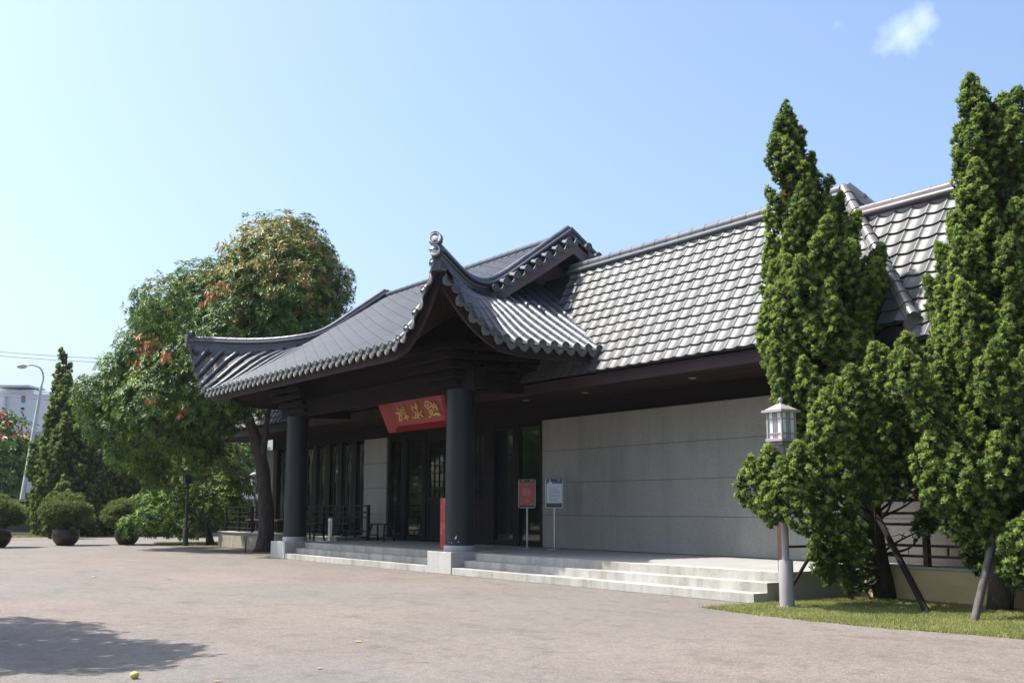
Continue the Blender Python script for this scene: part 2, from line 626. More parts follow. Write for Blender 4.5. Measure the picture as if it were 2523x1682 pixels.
# ------------------------------------------------------------------ tile meshes (shared)
def me_from(mb, name, m, smooth=True):
    me = bpy.data.meshes.new(name)
    me.from_pydata(mb.v, [], mb.f)
    bm = bmesh.new()
    bm.from_mesh(me)
    bmesh.ops.recalc_face_normals(bm, faces=bm.faces)
    bm.to_mesh(me)
    bm.free()
    if smooth:
        me.polygons.foreach_set("use_smooth", [True] * len(me.polygons))
        me.set_sharp_from_angle(angle=R(38))
    me.materials.append(m)
    return me


def barrel_mb(r0=.082, r1=.089, n=6):
    """half pipe running along +Y (unit length), upper end y=0, lower end y=1"""
    b = MB()
    top, bot, bot2 = [], [], []
    for k in range(n + 1):
        a = math.pi * k / n
        top.append((r0 * math.cos(a), 0, r0 * math.sin(a)))
        bot.append((r1 * math.cos(a), 1.04, r1 * math.sin(a)))
        bot2.append((.72 * r1 * math.cos(a), 1.04, .72 * r1 * math.sin(a)))
    b.grid([top, bot])
    b.grid([bot, bot2])
    return b


BARREL = me_from(barrel_mb(), "roof_tile", M['slate'])
BARREL_B = me_from(barrel_mb(.062, .07), "gable_tile", M['slate'])


def disc_mb(r, th=.03):
    """medallion facing +Y"""
    b = MB()
    n = 14
    rings = [(r * .96, -th), (r, 0), (r * .99, th * .5), (r * .84, th * .5), (r * .80, th * .1), (r * .45, th * .15), (r * .40, th * .6), (r * .1, th * .7)]
    vs_, fs = [], []
    for rr, y in rings:
        for k in range(n):
            a = 2 * math.pi * k / n
            vs_.append((rr * math.cos(a), y, rr * math.sin(a)))
    for i in range(len(rings) - 1):
        for k in range(n):
            fs.append((i * n + k, i * n + (k + 1) % n, (i + 1) * n + (k + 1) % n, (i + 1) * n + k))
    fs.append(tuple((len(rings) - 1) * n + k for k in range(n)))
    return b.add(vs_, fs)


CAP = me_from(disc_mb(.098), "eave_cap", M['capslate'])
MEDAL = me_from(disc_mb(.15, .05), "ridge_medallion", M['medal'])


def drip_mb(w=.27, h=.19):
    """hanging drip tile, faces +Y, hangs to -Z, with curled rim and raised spear"""
    b = MB()
    n = 10
    outl = [(-w / 2, .015)]
    for k in range(n + 1):
        t = k / n
        x = -w / 2 + w * t
        z = -h * (math.sin(math.pi * t) ** .45) * (.90 + .10 * (1 - abs(2 * t - 1)) ** 4)
        outl.append((x, z))
    outl.append((w / 2, .015))
    outl += [(w / 2 - .05, .0 - .028), (0, -.058), (-w / 2 + .05, -.028)]
    cx, cz = 0, -h * .42
    f0 = [(x, 0, z) for x, z in outl]
    f1 = [(cx + (x - cx) * .8, .012, cz + (z - cz) * .8) for x, z in outl]
    f2 = [(cx + (x - cx) * .72, .002, cz + (z - cz) * .72) for x, z in outl]
    f3 = [(cx + (x - cx) * .35, .012, cz + (z - cz) * .35) for x, z in outl]
    bk = [(x, -.025, z) for x, z in outl]
    m = len(outl)
    rings = [bk, f0, f1, f2, f3]
    fs = []
    for i in range(len(rings) - 1):
        for k in range(m):
            fs.append((i * m + k, i * m + (k + 1) % m, (i + 1) * m + (k + 1) % m, (i + 1) * m + k))
    fs.append(tuple((len(rings) - 1) * m + k for k in range(m)))
    return b.add([p for r in rings for p in r], fs)


DRIP = me_from(drip_mb(), "drip_tile", M['capslate'])


def pan_mb(p=.365, e=.262):
    """S-profile pan tile: x across pitch, y down slope 0..e, z up; lower edge lifted with a lip"""
    b = MB()
    n = 9
    prof = []
    for k in range(n + 1):
        t = k / n
        u = abs(2 * t - 1.0)
        z = .040 * (u ** 1.6)
        prof.append((p * t, z))
    # crest roll: round the joint
    prof = [(-.004, .035), (.004, .044), (.016, .0445), (.030, .037)] + [(x, z) for x, z in prof[1:-1] if x > .035] + [(p - .004, .035)]
    top = [(x, 0, z + .002) for x, z in prof]
    mid = [(x, e * .93, z + .038) for x, z in prof]
    bot = [(x, e, z + .036) for x, z in prof]
    low = [(x, e - .010, z - .004) for x, z in prof]
    b.grid([top, mid, bot])
    b.grid([bot, low])
    return b


PAN = me_from(pan_mb(), "roof_tile", M['tile'])


def frame_matrix(o, x, y, z):
    return Matrix(((x[0], y[0], z[0], o[0]), (x[1], y[1], z[1], o[1]), (x[2], y[2], z[2], o[2]), (0, 0, 0, 1)))


def seg_matrix(a, b, across):
    """Y from a to b (length baked), X = across direction, Z normal"""
    a, b, across = Vector(a), Vector(b), Vector(across)
    y = b - a
    z = across.cross(y).normalized()
    if z.z < 0:
        z = -z
        across = -across
    x = y.normalized().cross(z).normalized()
    return frame_matrix(a, x, y, z)


def bake(mb_verts, faces, Mx, dest):
    dest.add([Mx @ Vector(v) for v in mb_verts], faces)


# ------------------------------------------------------------------ ENTRANCE PAVILION
pav = empty("entrance_pavilion", (-28.68, 13.9, 0), "open entrance pavilion with curling dark tiled roof and two slate columns", "pavilion")

# roof bed with little steps between the barrel rows, carrying the tiles
rows_f = []
PF = .37
nf = int((XR - XL) / PF)
x0 = XL + ((XR - XL) - nf * PF) / 2
SEG = .33


def frow_span(x):
    dx = min(XR - x, x - XL)
    return (YF, YF + dx) if dx < GX else (YF, YRG)


def build_bed():
    b = MB()
    # front
    xs = [XL + .02] + [x0 + PF * (i) for i in range(1, nf)] + [XR - .02]
    for i in range(len(xs) - 1):
        xa, xb = xs[i], xs[i + 1]
        ya = max(frow_span(xa)[1], frow_span(xb)[1])
        n = max(2, int((ya - YF) / .36))
        prev = None
        for k in range(n):
            y0, y1 = YF + (ya - YF) * k / n, YF + (ya - YF) * (k + 1) / n
            q = [(xa, y0, pz(xa, y0, 'f') + .022), (xb, y0, pz(xb, y0, 'f') + .022), (xb, y1, pz(xb, y1, 'f')), (xa, y1, pz(xa, y1, 'f'))]
            b.add(q, [(0, 1, 2, 3)])
            b.add([(xa, y0, pz(xa, y0, 'f') - .03), (xb, y0, pz(xb, y0, 'f') - .03), q[1], q[0]], [(0, 1, 2, 3)])
    # right and left skirts
    for side in (1, -1):
        ys = [YF + .02 + .31 * k for k in range(0, 23)]
        for i in range(len(ys) - 1):
            ya, yb = ys[i], ys[i + 1]
            run = min(GX + .2, max(ya - YF, yb - YF)) if ya - YF < GX + .2 else min(GX + 1.2, ya - YF - .1)
            n = max(2, int(run / .36))
            for k in range(n):
                s0, s1 = run * k / n, run * (k + 1) / n
                xa = XR - s0 if side > 0 else XL + s0
                xb = XR - s1 if side > 0 else XL + s1
                pl = 'r'
                q = [(xa, ya, pz(xa, ya, pl) + .022), (xb, ya, pz(xb, ya, pl)), (xb, yb, pz(xb, yb, pl)), (xa, yb, pz(xa, yb, pl) + .022)]
                b.add(q, [(0, 1, 2, 3)])
                b.add([(xa, ya, pz(xa, ya, pl) - .03), q[0], q[3], (xa, yb, pz(xa, yb, pl) - .03)], [(0, 1, 2, 3)])
    # rear slope (falls into the hall roof behind)
    gx0, gx1 = XL + GX - .1, XR - GX + .1
    pts = [[(x, y, pz(x, y, 'f')) for x in np.linspace(gx0, gx1, 12)] for y in np.linspace(YRG, 20.2, 8)]
    b.grid(pts)
    return b


roof = build_bed().build("roof", M['slateb'], pav, fixn=False)

segs = []   # (distance, matrix)
drips_f = []
for i in range(nf + 1):
    x = x0 + PF * i
    if x < XL + .05 or x > XR - .05:
        continue
    ylo, yhi = frow_span(x)
    L = yhi - ylo
    n = max(1, round(L * 1.14 / SEG))
    cuts = [0.0] + [(k + (.5 if i % 2 else 0) * (0 < k < n)) / n for k in range(1, n)] + [1.0]
    for k in range(n):
        y1, y0_ = ylo + L * cuts[k], ylo + L * cuts[k + 1]
        if y0_ - y1 < .03:
            continue
        a = Vector((x, y0_, pz(x, y0_, 'f') + .022))
        b = Vector((x, y1, pz(x, y1, 'f') + .022))
        segs.append((((a + b) / 2 - CAM).length, seg_matrix(a, b, (1, 0, 0)), 'f'))
for j in range(24):
    y = YF + .17 + .31 * j
    run = min(GX - .1, y - YF) if y - YF < GX + .2 else min(GX + 1.1, y - YF - .3)
    n = max(1, round(run * 1.14 / SEG))
    for k in range(n):
        s1, s0 = run * k / n, run * (k + 1) / n
        for side in (1, -1):
            xa = XR - s0 if side > 0 else XL + s0
            xb = XR - s1 if side > 0 else XL + s1
            a = Vector((xa, y, pz(xa, y, 'r') + .022))
            b = Vector((xb, y, pz(xb, y, 'r') + .022))
            if (a.z + b.z) / 2 < wz(y) - .1:
                continue
            segs.append((((a + b) / 2 - CAM).length, seg_matrix(a, b, (0, 1, 0)), 'r' if side > 0 else 'l'))
segs.sort(key=lambda t: (t[2] != 'r', t[2] == 'l', t[0]))
bb = barrel_mb()
rest = MB()
for q, (d, Mx, s) in enumerate(segs):
    if q < 300:
        linkm("roof_tile", BARREL, roof, Mx)
    else:
        bake(bb.v, bb.f, Mx, rest)
rest.build("roof_tiles", M['slate'], roof, smooth=True, kind='stuff')

# eave caps and drip tiles
for i in range(nf + 1):
    x = x0 + PF * i
    if x < XL + .05 or x > XR - .05:
        continue
    z = pz(x, YF, 'f') + .055
    linkm("eave_cap", CAP, roof, frame_matrix((x, YF - .03, z), (-1, 0, 0), (0, -1, 0), (0, 0, 1)))
for i in range(nf):
    x = x0 + PF * (i + .5)
    z = pz(x, YF, 'f')
    dz = (pz(x + .1, YF, 'f') - pz(x - .1, YF, 'f')) / .2
    xa = Vector((1, 0, dz)).normalized()
    ya = Vector((0, -1, .12)).normalized()
    linkm("drip_tile", DRIP, roof, frame_matrix((x, YF - .01, z + .03), -xa, ya, ya.cross(xa).normalized() * (1 if ya.cross(xa).z > 0 else -1)))
for side, XE, sgn in (('r', XR, 1), ('l', XL, -1)):
    for j in range(17):
        y = YF + .17 + .31 * j
        z = pz(XE, y, 'r') + .055
        if z < wz(y):
            continue
        linkm("eave_cap", CAP, roof, frame_matrix((XE + .03 * sgn, y, z), (0, sgn, 0), (sgn, 0, 0), (0, 0, 1)))
        y += .155
        z = pz(XE, y, 'r')
        dz = (pz(XE, y + .1, 'r') - pz(XE, y - .1, 'r')) / .2
        xa = Vector((0, 1, dz)).normalized()
        ya = Vector((sgn, 0, .12)).normalized()
        zz_ = ya.cross(xa).normalized()
        if zz_.z < 0:
            zz_ = -zz_
        linkm("drip_tile", DRIP, roof, frame_matrix((XE + .01 * sgn, y, z + .03), xa, ya, zz_))


def smooth_path(pts, step):
    """Catmull-Rom resample"""
    P = [Vector(p) for p in pts]
    P = [P[0] * 2 - P[1]] + P + [P[-1] * 2 - P[-2]]
    o = []
    for i in range(1, len(P) - 2):
        n = max(1, int((P[i + 1] - P[i]).length / step + .5))
        for k in range(n):
            t = k / n
            a, b, c, d = P[i - 1], P[i], P[i + 1], P[i + 2]
            o.append(.5 * ((2 * b) + (-a + c) * t + (2 * a - 5 * b + 4 * c - d) * t * t + (-a + 3 * b - 3 * c + d) * t ** 3))
    o.append(P[-2])
    return o


def ridge_frames(path):
    fr = []
    for i, p in enumerate(path):
        d = path[min(i + 1, len(path) - 1)] - path[max(i - 1, 0)]
        s = d.cross(Vector((0, 0, 1))).normalized()
        fr.append((s, Vector((0, 0, 1))))
    return fr


def ridge_line(path, parent, wallh, hw, rc, mat_, capname="ridge_cap", wallname="ridge_course", capgap=.012):
    """stacked ridge: plinth wall with two string courses and round cap tiles laid end to end"""
    fr = ridge_frames(path)
    prof = [(-hw, -.22), (-hw, wallh * .34), (-hw - .025, wallh * .36), (-hw - .025, wallh * .50), (-hw + .01, wallh * .54), (-hw + .01, wallh * .80),
            (-hw - .02, wallh * .83), (-hw - .02, wallh), (hw + .02, wallh), (hw + .02, wallh * .83), (hw - .01, wallh * .80), (hw - .01, wallh * .54), (hw + .025, wallh * .50),
            (hw + .025, wallh * .36), (hw, wallh * .34), (hw, -.22)]
    b = MB()
    b.sweep(path, fr, prof)
    b.build(wallname, mat_, parent, smooth=True)
    n = 8
    for i in range(len(path) - 1):
        a = path[i] + Vector((0, 0, wallh))
        c = path[i + 1] + Vector((0, 0, wallh))
        d = c - a
        if d.length < .05:
            continue
        dn = d.normalized()
        a2, c2 = a + dn * capgap * .5, c - dn * capgap * .5
        cb = MB()
        ra = []
        for P_, r_, f_ in ((a2, rc * .97, fr[i]), (c2, rc * 1.03, fr[i + 1])):
            s = f_[0]
            up = s.cross(dn)
            if up.z < 0:
                up = -up
            ra.append([P_ + s * r_ * math.cos(math.pi * (1.15 * k / n - .075)) + up * r_ * math.sin(math.pi * (1.15 * k / n - .075)) for k in range(n + 1)])
        cb.grid(ra)
        cb.add(ra[0], [tuple(range(n + 1))])
        cb.add(ra[1], [tuple(reversed(range(n + 1)))])
        cb.build(capname, mat_, parent, smooth=True)


for side in (1, -1):
    XE = XR if side > 0 else XL
    X = lambda d: XE - side * d
    pts = []
    for d, zt_ in ((0.02, 6.98), (.4, 6.95), (.9, 6.90), (1.4, 6.86), (2.0, 6.86)):
        pts.append((X(d), YF + d, zt_ - .40))
    xg = X(GX + .12)
    pts.append((X(2.55), 14.12, 6.93 - .40))
    pts.append((X(2.84), 14.62, 7.05 - .40))
    for y in (15.1, 15.7, 16.35):
        pts.append((xg, y, 7.30 + (y - 15.1) * .715 - .40))
    pts.append((xg, 17.0, 8.655 - .40))
    path = smooth_path(pts, .33)
    ridge_line(path, roof, .30, .095, .10, M['ridge'])
    fr2 = ridge_frames(path)
    for sg2 in (-1, 1):
        b = MB()
        b.tube([p + f[0] * .11 * sg2 + Vector((0, 0, .235)) for p, f in zip(path, fr2)], .05, 8)
        b.build("ridge_roll", M['ridge'], roof, smooth=True)
    # rear verge down the back slope
    path = smooth_path([(xg, y, 8.655 - .40 - (y - 17) * .72) for y in (17.0, 17.6, 18.3, 18.9)], .36)
    ridge_line(path, roof, .30, .095, .10, M['ridge'])
    # tip ornament: two medallions on a waisted neck
    tip = Vector((X(-.02), YF - .02, pz(XE, YF, 'f')))
    dirn = Vector((side, -1, 0)).normalized()
    sd = Vector((0, 0, 1)).cross(dirn).normalized()
    for h, s in ((.34, .85), (.08, .8)):
        tl = (dirn + Vector((0, 0, .28))).normalized()
        Mx = frame_matrix(tip + dirn * (.10 if h < .3 else .06) + Vector((0, 0, h)), sd * s, tl * s, sd.cross(tl) * s)
        linkm("ridge_medallion", MEDAL, roof, Mx)
    nb = MB()
    fr = (sd, Vector((0, 0, 1)))
    nb.tube([tip + dirn * -.12 + Vector((0, 0, .36)), tip + dirn * .05 + Vector((0, 0, .36))], .13, 12)
    nb.tube([tip + dirn * -.12 + Vector((0, 0, .07)), tip + dirn * .09 + Vector((0, 0, .07))], .11, 12)
    nb.lathe(tip + dirn * -.02, [(.12, .05), (.17, .10), (.15, .14), (.10, .18), (.11, .23), (.15, .27)], 12)
    nb.build("ridge_tip", M['ridge'], roof, smooth=True)

# main ridge between the gables
path = [Vector((x, YRG, pz(x, YRG, 'f') - .03)) for x in np.linspace(XL + GX + .25, XR - GX - .25, 28)]
ridge_line(path, roof, .17, .08, .085, M['ridge'])

# gables: wall, bargeboards, row of short tiles with caps
for side in (1, -1):
    XE = XR if side > 0 else XL
    xw = XE - side * (GX + 1.15)
    xb = XE - side * (GX - .10)
    yb0, yb1 = 14.25, 19.75
    g = MB()
    pts = [(yb0, pz(XE - side * GX, yb0, 'r') - .2)] + [(y, pz(-28, y, 'f') - .18) for y in np.linspace(yb0, yb1, 15)] + [(yb1, pz(XE - side * GX, yb1, 'r') - .2)]
    zb = pz(XE - side * GX, 15.5, 'r') - .1
    pf = [(xw, y, max(z, zb)) for y, z in pts[1:-1]]
    g.add(pf + [(xw - side * .1, y, z) for _, y, z in pf], [tuple(range(len(pf)))] + [(i, i + 1, len(pf) + i + 1, len(pf) + i) for i in range(len(pf) - 1)])
    g.build("gable_wall", M['pink'], pav)
    # moulding recess triangle on the gable face
    for s0, s1 in ((yb0 + .15, YRG), (YRG, yb1 - .15)):
        b = MB()
        n = 9
        outer = [Vector((xb, y, pz(-28, y, 'f') - .10)) for y in np.linspace(s0, s1, n)]
        prof = [(0, 0), (0, -.30), (-.07, -.30), (-.07, 0)]
        vs_ = []
        for p in outer:
            for a, c in prof:
                vs_.append((p.x + a * side, p.y, p.z + c))
        fs = [(i * 4 + k, i * 4 + (k + 1) % 4, (i + 1) * 4 + (k + 1) % 4, (i + 1) * 4 + k) for i in range(n - 1) for k in range(4)] + [(0, 1, 2, 3), tuple((n - 1) * 4 + k for k in range(4))]
        b.add(vs_, fs)
        b.build("bargeboard", M['pink'], pav)
    y = 14.55
    while y < 19.5:
        if abs(y - YRG) > .1:
            zt = pz(-28, y, 'f') + .0
            a = Vector((xb - side * .22, y, zt + .07))
            b = Vector((xb + side * .16, y, zt - .015))
            linkm("gable_tile", BARREL, roof, seg_matrix(a, b, (0, 1, 0)))
            linkm("eave_cap", CAP, roof, frame_matrix(b + Vector((side * .025, 0, .03)), (0, side, 0), (side, 0, 0), (0, 0, 1)))
            y2 = y + .155
            if abs(y2 - YRG) > .1:
                sl = (pz(-28, y2 + .1, 'f') - pz(-28, y2 - .1, 'f')) / .2
                xa = Vector((0, 1, sl)).normalized()
                ya = Vector((side, 0, .1)).normalized()
                zz_ = ya.cross(xa).normalized()
                zz_ = -zz_ if zz_.z < 0 else zz_
                linkm("drip_tile", DRIP, roof, frame_matrix((xb + side * .14, y2, pz(-28, y2, 'f') - .02), xa, ya, zz_))
        y += .31

# fascia boards, curved soffit
INS = .16


def eave_path(which):
    o = []
    if which == 'f':
        ts = list(np.linspace(XL + INS, XL + 2.4, 18)) + list(np.linspace(XL + 2.8, XR - 2.8, 12)) + list(np.linspace(XR - 2.4, XR - INS, 18))
        for x in ts:
            o.append(Vector((x, YF + INS, pz(x, YF + INS, 'f') - .07)))
    else:
        XE, sg = (XR, 1) if which == 'r' else (XL, -1)
        for y in list(np.linspace(YF + INS, YF + 2.4, 18)) + list(np.linspace(YF + 2.8, 16.6, 6)):
            x = XE - sg * INS
            o.append(Vector((x, y, pz(x, y, 'r') - .07)))
    return o


for w in ('f', 'r', 'l'):
    pth = eave_path(w)
    nrm = {'f': Vector((0, -1, 0)), 'r': Vector((1, 0, 0)), 'l': Vector((-1, 0, 0))}[w]
    b = MB()
    vs_, fs = [], []
    n = len(pth)
    for i, p in enumerate(pth):
        # board hangs square to the curve
        d = (pth[min(i + 1, n - 1)] - pth[max(i - 1, 0)]).normalized()
        dn = d.cross(nrm).normalized()
        if dn.z > 0:
            dn = -dn
        k = 1.0
        hgt = .26
        dn = (dn * .45 + Vector((0, 0, -1)) * .55)
        for a, c in ((0, 0), (0, hgt), (-.07, hgt), (-.07, 0)):
            vs_.append(p + nrm * a + dn * c)
    fs = [(i * 4 + k, i * 4 + (k + 1) % 4, (i + 1) * 4 + (k + 1) % 4, (i + 1) * 4 + k) for i in range(n - 1) for k in range(4)] + [(0, 1, 2, 3), tuple((n - 1) * 4 + k for k in range(4))]
    b.add(vs_, fs).build("fascia", M['fascia'], pav, smooth=True)

sf = MB()
for w in ('f', 'r', 'l'):
    pth = eave_path(w)
    pts = []
    for p in pth:
        r_ = []
        for t in np.linspace(0, 1, 9):
            if w == 'f':
                x, y = p.x, YF + INS + .05 + t * 2.35
                dmax = min(x - XL, XR - x)
                y = min(y, YF + max(dmax, INS))
                z = pz(x, y, 'f')
            else:
                sg = 1 if w == 'r' else -1
                XE = XR if w == 'r' else XL
                s = INS + .05 + t * 2.9
                s = min(s, max(p.y - YF, INS))
                x, y = XE - sg * s, p.y
                z = pz(x, y, 'r')
            r_.append((x, y, z - .24 - .02 * t))
        pts.append(r_)
    sf.grid(pts)
sf.build("soffit", M['soffit'], pav, fixn=False)

# hip beams under the corners
for side in (1, -1):
    XE = XR if side > 0 else XL
    pts = [Vector((XE - side * d, YF + d, pz(XE - side * d, YF + d, 'f') - .30)) for d in (.14, .5, 1.0, 1.6, 2.3, 2.9)]
    b = MB()
    b.sweep(pts, ridge_frames(pts), [(-.08, -.24), (.08, -.24), (.08, .05), (-.08, .05)])
    b.build("hip_beam", M['wood'], pav)

# columns on granite plinths
CX = (-23.66, -33.5)
CY = 13.91
for cxx, lab in zip(CX, ("right", "left")):
    b = MB()
    b.box((cxx - .555, 13.36, 0), (cxx + .555, 14.47, .50))
    b.build("plinth", M['granite'], pav, bevel=.012)
    b = MB()
    b.lathe((cxx, CY, .50), [(.37, 0), (.375, .02), (.375, .10), (.36, .135)], 40)
    b.build("column_base", M['granite'], pav, smooth=True)
    b = MB()
    b.lathe((cxx, CY, .635), [(.345, 0), (.342, 1.2), (.338, 2.4), (.332, 3.62)], 48)
    b.build("column", M['colpaint'], pav, smooth=True)
# chips of missing paint at the foot of the near column
chip = MB()
for ang, z, s in ((-48, .80, .020), (-45, .82, .024), (-44, .85, .014), (-62, .70, .012), (-75, .71, .010), (-35, .72, .016), (-80, .84, .008)):
    a = R(ang)
    c = Vector((CX[0] + .3455 * math.cos(a), CY + .3455 * math.sin(a), z))
    t = Vector((-math.sin(a), math.cos(a), 0))
    n = Vector((math.cos(a), math.sin(a), 0)) * .003
    chip.add([c + n - t * s, c + n + t * s * .6 - Vector((0, 0, s)), c + n + t * s, c + n + t * s * .2 + Vector((0, 0, s))], [(0, 1, 2, 3)])
chip.build("paint_chips", M['white'], pav, fixn=False)

# architraves and stepped bracket courses
b = MB()
b.box((-34.4, 13.74, 4.25), (-22.76, 14.08, 4.72))
b.build("architrave", M['wood'], pav, bevel=.01)
for cxx in CX:
    b = MB()
    b.box((cxx - .17, 14.085, 4.25), (cxx + .17, 18.0, 4.72))
    b.build("architrave", M['wood'], pav, bevel=.01)
b = MB()
b.box((-34.2, 13.86, 4.725), (-22.96, 13.98, 5.35))
b.build("frieze_board", M['wood'], pav)
for cxx, sg in zip(CX, (1, -1)):
    z = 4.27
    for k in range(5):
        e = .30 + .16 * k
        b = MB()
        wv = 1.15 + .22 * k
        x0b, x1b = (cxx - wv, cxx + e) if sg > 0 else (cxx - e, cxx + wv)
        b.box((x0b, CY - e, z + .05), (x1b, CY - e + .14, z + .17))
        b.build("bracket_course", M['wood'], pav, bevel=.006)
        b = MB()
        xx = cxx + sg * e
        b.box((min(xx, xx - sg * .14), CY - e + .145, z + .05), (max(xx, xx - sg * .14), CY + wv, z + .17))
        b.build("bracket_course", M['wood'], pav, bevel=.006)
        b = MB()
        b.box((min(cxx - sg * .3, cxx + sg * (e - .16)), CY - e + .15, z + .17), (max(cxx - sg * .3, cxx + sg * (e - .16)), CY + .4, z + .215))
        b.build("bracket_block", M['wood'], pav)
        z += .20
b = MB()
b.box((-34.3, 14.1, 4.76), (-22.9, 18.0, 4.80))
b.build("porch_ceiling", M['wood'], pav)
for x, y in ((-31.6, 15.6), (-28.0, 15.9), (-26.6, 16.6)):
    b = MB()
    b.lathe((x, y, 4.745), [(.075, 0), (.08, .014)], 16)
    b.build("downlight", M['sun_bulb'], pav)

# ------------------------------------------------------------------ PLATFORM AND STEPS
plat = empty("stone_platform", (-24, 14, 0), "grey granite platform with three broad front steps", None, None, 'structure')


def steps(xa, xb):
    for k, (h, y) in enumerate(((.157, 13.38), (.314, 13.68), (.471, 13.98))):
        b = MB()
        y1 = (13.68, 13.98, 14.30)[k]
        b.box((xa, y, 0), (xb, y1 + .002, h))
        b.build("step", M['step'], plat, bevel=.008)


steps(-32.94, -24.225)
steps(-23.10, -13.6)
b = MB()
b.box((-34.05, 14.305, 0), (-13.6, 18.3, .468))
b.build("porch_floor", M['floor'], plat)
b = MB()
b.box((-45.2, 15.55, 0), (-34.055, 18.3, .56))
b.build("left_terrace", M['terrace'], plat, bevel=.01)
b = MB()
b.box((-45.25, 15.50, .562), (-34.052, 16.1, .59))
b.build("terrace_edge", M['granite'], plat)
b = MB()
b.box((-13.595, 15.86, 0), (6, 18.3, .52))
b.build("plinth_wall", M['yellow'], plat)
b = MB()
b.box((-13.595, 15.84, .521), (6, 16.5, .56))
b.build("terrace_edge", M['granite'], plat, bevel=.006)
# ------------------------------------------------------------------ MAIN HALL
hall = empty("main_hall", (-27, 17.45, 0), "long low hall with grey tiled roof, granite wall panels and lattice windows", "hall")
YE, YRD = 15.5, 17.0
XA = -14.55          # hip apex at the ridge
XC = -12.0           # corner of the hip at the eave
HK = (XC - XA) / (YRD - YE)
HL = -43.2           # left apex
# closed body behind the glazed fronts
b = MB()
b.box((-44.9, 18.35, .0), (-11.9, 22.6, 4.25))
b.build("inner_wall", M['wood'], hall)
# granite wall of four long courses with open joints
for k in range(4):
    z0_ = .475 + .83 * k
    b = MB()
    b.box((-25.4, 17.45, z0_ + .004), (-12.3, 17.75, z0_ + .826))
    b.build("wall_panel", M['wall'], hall, bevel=.006)
for k in range(4):
    z0_ = .475 + .83 * k
    b = MB()
    b.box((-36.15, 17.45, z0_ + .005), (-34.45, 18.3, z0_ + .825))
    b.build("wall_panel", M['wall'], hall, bevel=.006)
    b = MB()
    b.box((-45.1, 17.45, z0_ + .005), (-44.45, 18.3, z0_ + .825))
    b.build("wall_panel", M['wall'], hall, bevel=.006)
b = MB()
b.box((-25.38, 17.463, .47), (-12.32, 17.73, 3.78))
b.build("wall_core", M['darkwall'], hall)
b = MB()
b.box((-45.0, 17.62, 3.80), (-12.0, 18.3, 4.30))
b.build("lintel_band", M['wood'], hall)

# windows of the left bay
WX = [(-44.40, -43.0), (-42.85, -41.45), (-41.30, -40.85), (-40.62, -39.72), (-39.38, -38.62), (-38.30, -37.42), (-37.12, -36.22)]
WX = [(-44.35, -42.95), (-42.7, -41.9), (-41.75, -40.84), (-40.50, -39.70), (-39.30, -38.58), (-38.26, -37.40), (-37.08, -36.20)]
WY = 17.72


def lattice_window(xa, xb, z0_, z1_, y, name="window", pane=M['glassg'], parent=hall):
    f = MB()
    for (p, q) in (((xa, z0_), (xa + .05, z1_)), ((xb - .05, z0_), (xb, z1_)), ((xa + .05, z0_), (xb - .05, z0_ + .06)), ((xa + .05, z1_ - .06), (xb - .05, z1_))):
        f.box((p[0], y - .04, p[1]), (q[0], y + .04, q[1]))
    w = f.build(name, M['raild'], parent)
    pb = MB()
    pb.box((xa + .05, y + .0, z0_ + .06), (xb - .05, y + .012, z1_ - .06))
    pb.build("pane", pane, w)
    W = xb - xa
    l = MB()
    H = z1_ - z0_
    c1, c2 = xa + W * .34, xa + W * .66
    t = .018

    def vb(x, a, c):
        l.box((x - t / 2, y - .028, a), (x + t / 2, y - .003, c))

    def hb(z, a, c):
        l.box((a, y - .032, z - t / 2), (c, y - .029, z + t / 2))
    zt = z1_ - .06
    for (z) in (zt - .20, zt - .42):
        hb(z, xa + .05, xb - .05)
    hb(zt - .62, c1, xb - .05)
    vb(xa + W * .5, zt - .20, zt)
    vb(c1, zt - .62, zt - .20)
    vb(c2, zt - .62, zt - .42)
    vb(xa + W * .28, z0_ + .75, zt - .42)
    vb(xa + W * .72, z0_ + .75, zt - .62)
    vb(xa + W * .42, z0_ + .95, zt - 1.25)
    hb(zt - 1.25, xa + .05, xb - .05)
    hb(z0_ + .75, xa + .05, xb - .05)
    hb(z0_ + .58, c1, xb - .05)
    hb(z0_ + .40, xa + .05, c2)
    vb(c1, z0_ + .40, z0_ + .75)
    vb(c2, z0_ + .06, z0_ + .58)
    vb(xa + W * .5, z0_ + .06, z0_ + .40)
    l.build("lattice", M['raild'], w)
    return w


for xa, xb in WX:
    lattice_window(xa, xb, .60, 3.72, WY)
prevx = -44.44
for xa, xb in WX + [(-36.16, 0)]:
    if xa - prevx > .02:
        b = MB()
        b.box((prevx + .002, 17.60, .56), (xa - .002, 17.84, 3.80))
        b.build("mullion", M['raild'], hall)
    prevx = xb

# entrance: glass panes, lattice doors
DY = 17.6
DS = DY / 18.0
DP = [(-35.03, -34.32), (-33.95, -32.92), (-28.52, -27.56), (-27.2, -26.22)]
DP = [(a * DS, c * DS) for a, c in DP]
MUL = [(-35.5, -35.05), (-34.30, -33.97), (-32.90, -32.62), (-28.98, -28.54), (-27.54, -27.22), (-26.2, -25.42)]
MUL = [(a * DS, c * DS) for a, c in MUL]
for xa, xb in DP:
    f = MB()
    f.box((xa, DY - .03, .62), (xb, DY - .015, 3.66))
    f.build("glass_pane", M['glass'], hall)
    f = MB()
    f.box((xa - .015, DY - .06, .472), (xb + .015, DY + .05, .615))
    f.build("sill", M['wood'], hall)
for xa, xb in MUL:
    f = MB()
    f.box((xa, DY - .09, .472), (xb, DY + .06, 3.79))
    f.build("mullion", M['wood'], hall, bevel=.006)
f = MB()
f.box((-34.44, DY - .07, 3.665), (-25.42, DY + .05, 3.795))
f.build("door_head", M['wood'], hall)
